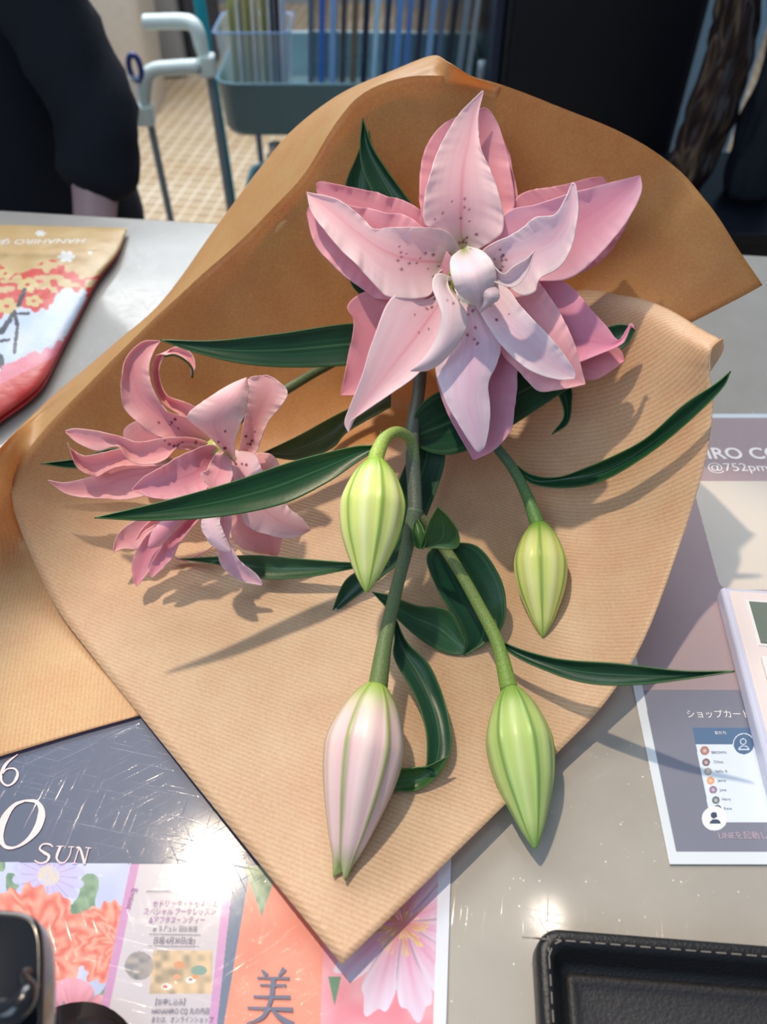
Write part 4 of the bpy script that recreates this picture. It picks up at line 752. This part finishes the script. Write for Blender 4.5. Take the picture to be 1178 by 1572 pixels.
# teal pole
pp = G(306, 2, 1.9); tag(pin(tube('teal_pole', [(pp[0], 1.92, 0), (pp[0]+.0, 1.92, .5), (pp[0]-.01, 1.92, 1.15)], .013, plain('bright_teal', (0, 140, 160), .35)), (pp[0], 1.92, 0)), 'bright teal pole standing behind the trolley handle', 'pole')
# clear bin with cards
bx0, bx1 = G(333, 60, 1.74)[0], G(447, 60, 1.74)[0]
bn = tag(empty('clear_bin', ((bx0+bx1)/2, 1.78, .62)), 'clear plastic file bin in the trolley, holding cards', 'bin')
bz = float(G(390, 50, 1.70)[2]); rows = []
for ins, z in ((.012, .625), (.012, .628), (.002, bz-.005), (0, bz), (.004, bz), (.006, bz-.007), (.016, .632)): rows.append([(x, y, z) for x, y in loop(bx0+ins, bx1-ins, 1.70+ins, 1.84-ins, .012, 5)])
c = np.mean(rows[0], 0); rows = [[tuple(c)]*len(rows[0])]+rows; rows.append([tuple(np.mean(rows[-1], 0))]*len(rows[0]))
child(grid('bin_shell', np.array(rows), M_clear, closed=True), bn); child(tube('bin_rim', [(x, y, bz-.001) for x, y in loop(bx0, bx1, 1.70, 1.84, .012, 5)]+[(bx1, 1.835-.007, bz-.001)], .0018, M_clearblue, n=80, cap=False), bn)
for i, (xx, tilt, c_, hgt) in enumerate(((.012, .35, (176, 180, 110), .23), (.035, .12, (222, 228, 236), .30), (.055, .3, (180, 178, 104), .25), (.075, .1, (232, 234, 240), .31), (.098, .28, (178, 176, 106), .24), (.118, -.02, (196, 206, 224), .30), (.135, .05, (70, 74, 84), .30), (.148, .02, (210, 218, 232), .30))):
    Mx = Matrix.Translation(Vector((bx0+.014+xx*.74, 1.77, .634))) @ Matrix.Rotation(.05, 4, 'Y')
    o = box('file_card', -.0015, .0015, -.048, .048, 0, hgt, plain('card', c_, .5), None, None, .0005); o.matrix_world = Mx
    tag(o, ('olive divider card tucked low in the clear bin', 'white divider card standing tall in the clear bin')[c_[2] > 200] if i != 6 else 'dark divider card standing in the clear bin', 'card', 'cards in the clear bin')
# sleeves in the trolley
cols = [(90, 110, 130), (60, 110, 190), (130, 170, 220), (70, 72, 80), (110, 100, 84), (40, 50, 70), (170, 210, 236), (50, 66, 96), (96, 150, 214), (80, 128, 196), (44, 56, 80), (130, 170, 214), (90, 110, 140), (40, 50, 64), (130, 146, 160), (150, 160, 168)]
for i, c_ in enumerate(cols):
    xx = G(470, 60, 1.74)[0]+i*(G(735, 60, 1.74)[0]-G(470, 60, 1.74)[0])/16
    Mx = Matrix.Translation(Vector((xx, 1.84, .625))) @ Matrix.Rotation(.07, 4, 'Y')
    m_ = plain('sleeve', c_, .25, coat=.6)
    o = box('document_sleeve', -.0055, .0045+.0012*(i % 3), -.11, .11, 0, .36+.02*(i % 4), m_, None, None, .001); o.matrix_world = Mx
    tag(o, 'upright document sleeve in the trolley, one of a tight leaning row', 'file', 'document sleeves in the trolley')
o = tag(empty('water_bottle', (-.22, 1.78, .34)), 'pale blue bottle on the middle shelf of the trolley', 'bottle')
child(tube('bottle_body', [(-.24, 1.75, .345), (-.24, 1.75, .42), (-.24, 1.75, .50), (-.24, 1.75, .54)], [.03, .034, .034, .02], plain('bottle_plastic', (110, 190, 210), .2)), o); child(tube('bottle_cap', [(-.24, 1.75, .538), (-.24, 1.75, .565)], .015, M_white, n=6), o)

# black cabinet, bag, coat, low cabinet
def gx(px, py, Y): return G(px, py, Y)[0]
cb = tag(empty('black_cabinet', (gx(900, 0, 1.6), 1.75, 0)), 'tall black cabinet standing behind the bouquet peak', 'cabinet')
cx0, cx1 = gx(783, 0, 1.6), gx(1092, 0, 1.6)
child(box('cabinet_body', cx0, cx1, 1.6, 2.0, .02, 1.45, M_black, bev=.006), cb); child(box('cabinet_door', cx0+.012, cx1-.012, 1.588, 1.602, .05, 1.42, plain('black_door', (12, 16, 26), .45), bev=.003), cb)
child(box('door_handle', cx0+.03, cx0+.042, 1.57, 1.59, 1.05, 1.2, M_black, bev=.003), cb)
o = tag(box('side_panel_board', gx(762, 0, 1.63), gx(777, 0, 1.63), 1.62, 1.98, 0, 1.3, plain('dark_board', (34, 44, 62), .4), bev=.003), 'dark upright board between the sleeves and the black cabinet', 'board')
def crumple(name, px, Y, w_, dpt, z0_, z1_, mat, amp, seed, label, cat, taper=.8):
    n, m = 60, 72; t = np.linspace(0, 1, n)[:, None]; th = np.linspace(0, 2*np.pi, m, endpoint=False)[None]
    c = G(px, 150, Y); r = (1-(1-taper)*t)*np.clip(np.sin(np.pi*np.clip(t*.94+.03, 0, 1)), 0, 1)**.25
    dn = 1+amp*(fn(th*3+np.sin(t*5), t*8, .9, seed)+fn(th*4, t*6, 1.1, seed+2)*.5-.75)*np.minimum(1, np.minimum(th, 2*np.pi-th)*2)
    P = np.stack([c[0]+w_/2*r*dn*np.cos(th)+.02*np.sin(t*4), Y+dpt/2*r*dn*np.sin(th), z0_+(z1_-z0_)*t+0*th], -1)
    P = np.concatenate([np.repeat(P[:1].mean(1, keepdims=True), m, 1), P, np.repeat(P[-1:].mean(1, keepdims=True), m, 1)])
    o = grid(name, P, mat, closed=True); pin(o, (c[0], Y, z0_)); return tag(o, label, cat)
crumple('plastic_bag', 1084, 1.40, .09, .12, .622, 1.06, plain('brown_film', (44, 32, 32), .22, coat=.6), .5, 3, 'crumpled dark brown plastic bag beside the black cabinet', 'bag', .55)
crumple('dark_coat', 1196, 1.38, .14, .14, .622, 1.35, plain('coat_cloth', (34, 40, 52), .8), .3, 6, 'dark grey coat hanging at the right edge behind the counter', 'coat', .7)
lc_ = tag(empty('low_cabinet', (gx(1150, 350, 1.25), 1.4, 0)), 'low black cabinet behind the right end of the counter', 'cabinet')
child(box('cabinet_body', gx(1062, 260, 1.32), 1.4, 1.24, 1.56, 0, .60, M_black, bev=.005), lc_); child(box('cabinet_top', gx(1062, 260, 1.32)-.01, 1.41, 1.23, 1.57, .60, .62, plain('cabinet_top', (18, 22, 32), .3), bev=.003), lc_)
o = tag(box('lit_floor_panel', gx(1000, 100, 2.15), gx(1160, 100, 2.15), 2.15, 2.17, 0, 1.25, plain('lit_floor_panel', (176, 214, 236), .5), bev=.003), 'pale blue panel added for the brightly lit floor between the black cabinet and the plastic bag', 'board')  # added panel, its pale blue stands in for lit floor in the gap
# white bin + grey cabinet far left
wb = tag(empty('white_bin', (gx(160, 60, 3.5), 3.6, 0)), 'white waste bin with a clear bag folded over its rim behind the person', 'bin')
X = gx(160, 60, 3.5)
rows = [[(X+x, 3.6+y, z) for x, y in loop(-w_, w_, -w_, w_, .05, 6)] for w_, z in ((.10, 0), (.15, .0), (.19, .70), (.195, .72), (.18, .72), (.17, .68), (.14, .02), (.1, .02))]
child(grid('bin_body', np.array(rows), M_white, closed=True), wb)
rows = [[(X+x*(1+.04*math.sin(k*1.7)), 3.6+y, z+.006*math.sin(k*2.3)) for k, (x, y) in enumerate(loop(-w_, w_, -w_, w_, .06, 6))] for w_, z in ((.205, .60), (.208, .68), (.203, .745), (.18, .75), (.16, .68))]
child(grid('bin_liner', np.array(rows), M_clear, closed=True), wb)
gc = tag(empty('grey_cabinet', (gx(240, 60, 3.9), 4.2, 0)), 'grey floor cabinet far behind the pale handles', 'cabinet')
child(box('cabinet_body', gx(196, 100, 3.95), gx(284, 100, 3.95), 3.95, 4.4, 0, .95, M_grey, bev=.01), gc); child(box('cabinet_door', gx(199, 100, 3.94), gx(281, 100, 3.94), 3.93, 3.96, .03, .9, M_grey, bev=.004), gc)
tag(box('dark_crate', gx(284, 100, 4.0)+.03, gx(312, 100, 4.0)+.04, 4.0, 4.4, 0, .9, plain('dark_crate', (52, 54, 66), .6), bev=.01), 'dark crate on the floor right of the grey cabinet', 'crate')

# ---------------------------------------------------------------- person behind the counter, left
def skin(name, verts, edges, radii, mat, sub=2):
    me = bpy.data.meshes.new(name); me.from_pydata([tuple(v) for v in verts], edges, []); o = link(name, me, mat, None, False)
    md = o.modifiers.new('skin', 'SKIN'); me.skin_vertices[0].data
    for i, r in enumerate(radii): me.skin_vertices[0].data[i].radius = (r, r) if not isinstance(r, tuple) else r
    me.skin_vertices[0].data[0].use_root = True; md.use_smooth_shade = True
    s_ = o.modifiers.new('sub', 'SUBSURF'); s_.levels = sub; s_.render_levels = sub; return o
el, wr = G(148, 172, 1.02), G(146, 322, .95)
hx, hy = -.52, 1.14
per = tag(empty('person', (hx, hy, 0)), 'seated person in loose dark navy clothes behind the counter, arm down', 'person')
sh = np.array([-.465, 1.08, 1.13]); sh2 = np.array([-.70, 1.10, 1.13])
el2 = np.array([-.76, 1.02, .88]); wr2 = np.array([-.80, .95, .80])
hand_dir = (wr-el)/np.linalg.norm(wr-el); hp_ = wr+hand_dir*.05
V_ = [(hx, hy, .56), (hx, hy, .72), (hx, hy, .92), (hx, hy-.01, 1.10), (hx, hy-.02, 1.19), (hx, hy-.04, 1.28), (hx, hy-.05, 1.37), tuple(sh), tuple(el), tuple(wr), tuple(hp_), tuple(sh2), tuple(el2), tuple(wr2), tuple(wr2+np.array([.05, -.02, .0])),
      (hx+.09, hy, .54), (hx+.11, hy-.30, .52), (hx+.11, hy-.27, .10), (hx+.11, hy-.40, .05), (hx-.09, hy, .54), (hx-.11, hy-.30, .52), (hx-.11, hy-.27, .10), (hx-.11, hy-.40, .05)]
V_ = [tuple(v) for v in V_]
E_ = [(0, 1), (1, 2), (2, 3), (3, 4), (4, 5), (5, 6), (3, 7), (7, 8), (8, 9), (9, 10), (3, 11), (11, 12), (12, 13), (13, 14), (0, 15), (15, 16), (16, 17), (17, 18), (0, 19), (19, 20), (20, 21), (21, 22)]
R_ = [.11, .10, .10, .085, .05, .075, .08, .055, .042, .027, .03, .055, .042, .027, .03, .085, .06, .04, .035, .085, .06, .04, .035]
body = child(skin('body', V_, E_, R_, M_skin), per)
def fingers(root, d, side):
    d = d/np.linalg.norm(d); s_ = np.cross(d, side); 
    for k, (off, l_) in enumerate(((-.022, .062), (-.008, .072), (.007, .068), (.021, .052))):
        b0 = root+side*off; pts = [b0, b0+d*l_*.5+s_*.004, b0+d*l_*.9+s_*.016]
        f = tube('finger', pts, [.0085, .008, .006], M_skin, None, 14, 10); 
        f.parent = body
    pts = [root-d*.02+side*-.03, root+side*-.045, root+d*.022+side*-.045]
    f = tube('thumb', pts, [.010, .009, .007], M_skin, None, 14, 10); f.parent = body
fingers(hp_+hand_dir*.02, hand_dir, np.array([1., 0, 0])); fingers(wr2+np.array([.075, -.03, 0]), np.array([.9, -.4, -.1]), np.array([0, 0, 1.]))
# jacket: loose torso and sleeves
cuff = el+(wr-el)*.98
JV = [(hx, hy, .56), (hx, hy, .72), (hx, hy, .92), (hx, hy-.01, 1.10), (hx, hy-.02, 1.18), tuple(sh), tuple((sh+el)/2+np.array([.005, 0, 0])), tuple(el+np.array([.005, 0, 0])), tuple((el+cuff)/2), tuple(cuff), tuple(sh2), tuple(el2), tuple(wr2)]
JE = [(0, 1), (1, 2), (2, 3), (3, 4), (3, 5), (5, 6), (6, 7), (7, 8), (8, 9), (3, 10), (10, 11), (11, 12)]
JR = [.16, .155, .15, .135, .075, .07, .056, .060, .052, .044, .08, .066, .042]
jk = child(skin('jacket', JV, JE, JR, M_navy), per)
tx = bpy.data.textures.new('folds', 'CLOUDS'); tx.noise_scale = .06; dm = jk.modifiers.new('folds', 'DISPLACE'); dm.texture = tx; dm.strength = .03; dm.mid_level = .5
trs = child(skin('trousers', [(hx, hy, .56), (hx, hy, .66), (hx+.09, hy, .54), (hx+.11, hy-.30, .52), (hx+.11, hy-.27, .14), (hx-.09, hy, .54), (hx-.11, hy-.30, .52), (hx-.11, hy-.27, .14)], [(0, 1), (0, 2), (2, 3), (3, 4), (0, 5), (5, 6), (6, 7)], [.15, .14, .1, .075, .055, .1, .075, .055], M_navy), per)
bmh = bmesh.new(); bmesh.ops.create_uvsphere(bmh, u_segments=32, v_segments=20, radius=1)
for v in bmh.verts: v.co = Vector((hx+v.co.x*.098, hy-.035+v.co.y*.108, 1.375+v.co.z*.12))
bmesh.ops.delete(bmh, geom=[v for v in bmh.verts if v.co.y < hy-.07 and v.co.z < 1.40], context='VERTS')
hr = child(bmobj('hair', bmh, M_hair, smooth=True), per); hr.modifiers.new('thickness', 'SOLIDIFY').thickness = .008
for dx in (-.032, .032): 
    e_ = tube('eye', [(hx+dx-.008, hy-.133, 1.365), (hx+dx, hy-.137, 1.366), (hx+dx+.008, hy-.133, 1.365)], [.003, .006, .003], M_hair, None, 8, 10); e_.parent = body
e_ = tube('nose', [(hx, hy-.125, 1.37), (hx, hy-.145, 1.345), (hx, hy-.138, 1.332)], [.006, .011, .010], M_skin, None, 12, 10); e_.parent = body
stl = tag(empty('stool', (hx, hy+.02, 0)), 'wooden stool under the seated person', 'stool')
child(tube('seat', [(hx, hy+.02, .385), (hx, hy+.02, .41)], .16, M_stool, n=4, seg=40), stl)
for a0 in range(4):
    t = math.radians(45+90*a0); child(tube('leg', [(hx+.11*math.cos(t), hy+.02+.11*math.sin(t), .39), (hx+.16*math.cos(t), hy+.02+.16*math.sin(t), 0)], .013, M_stool, n=6), stl)
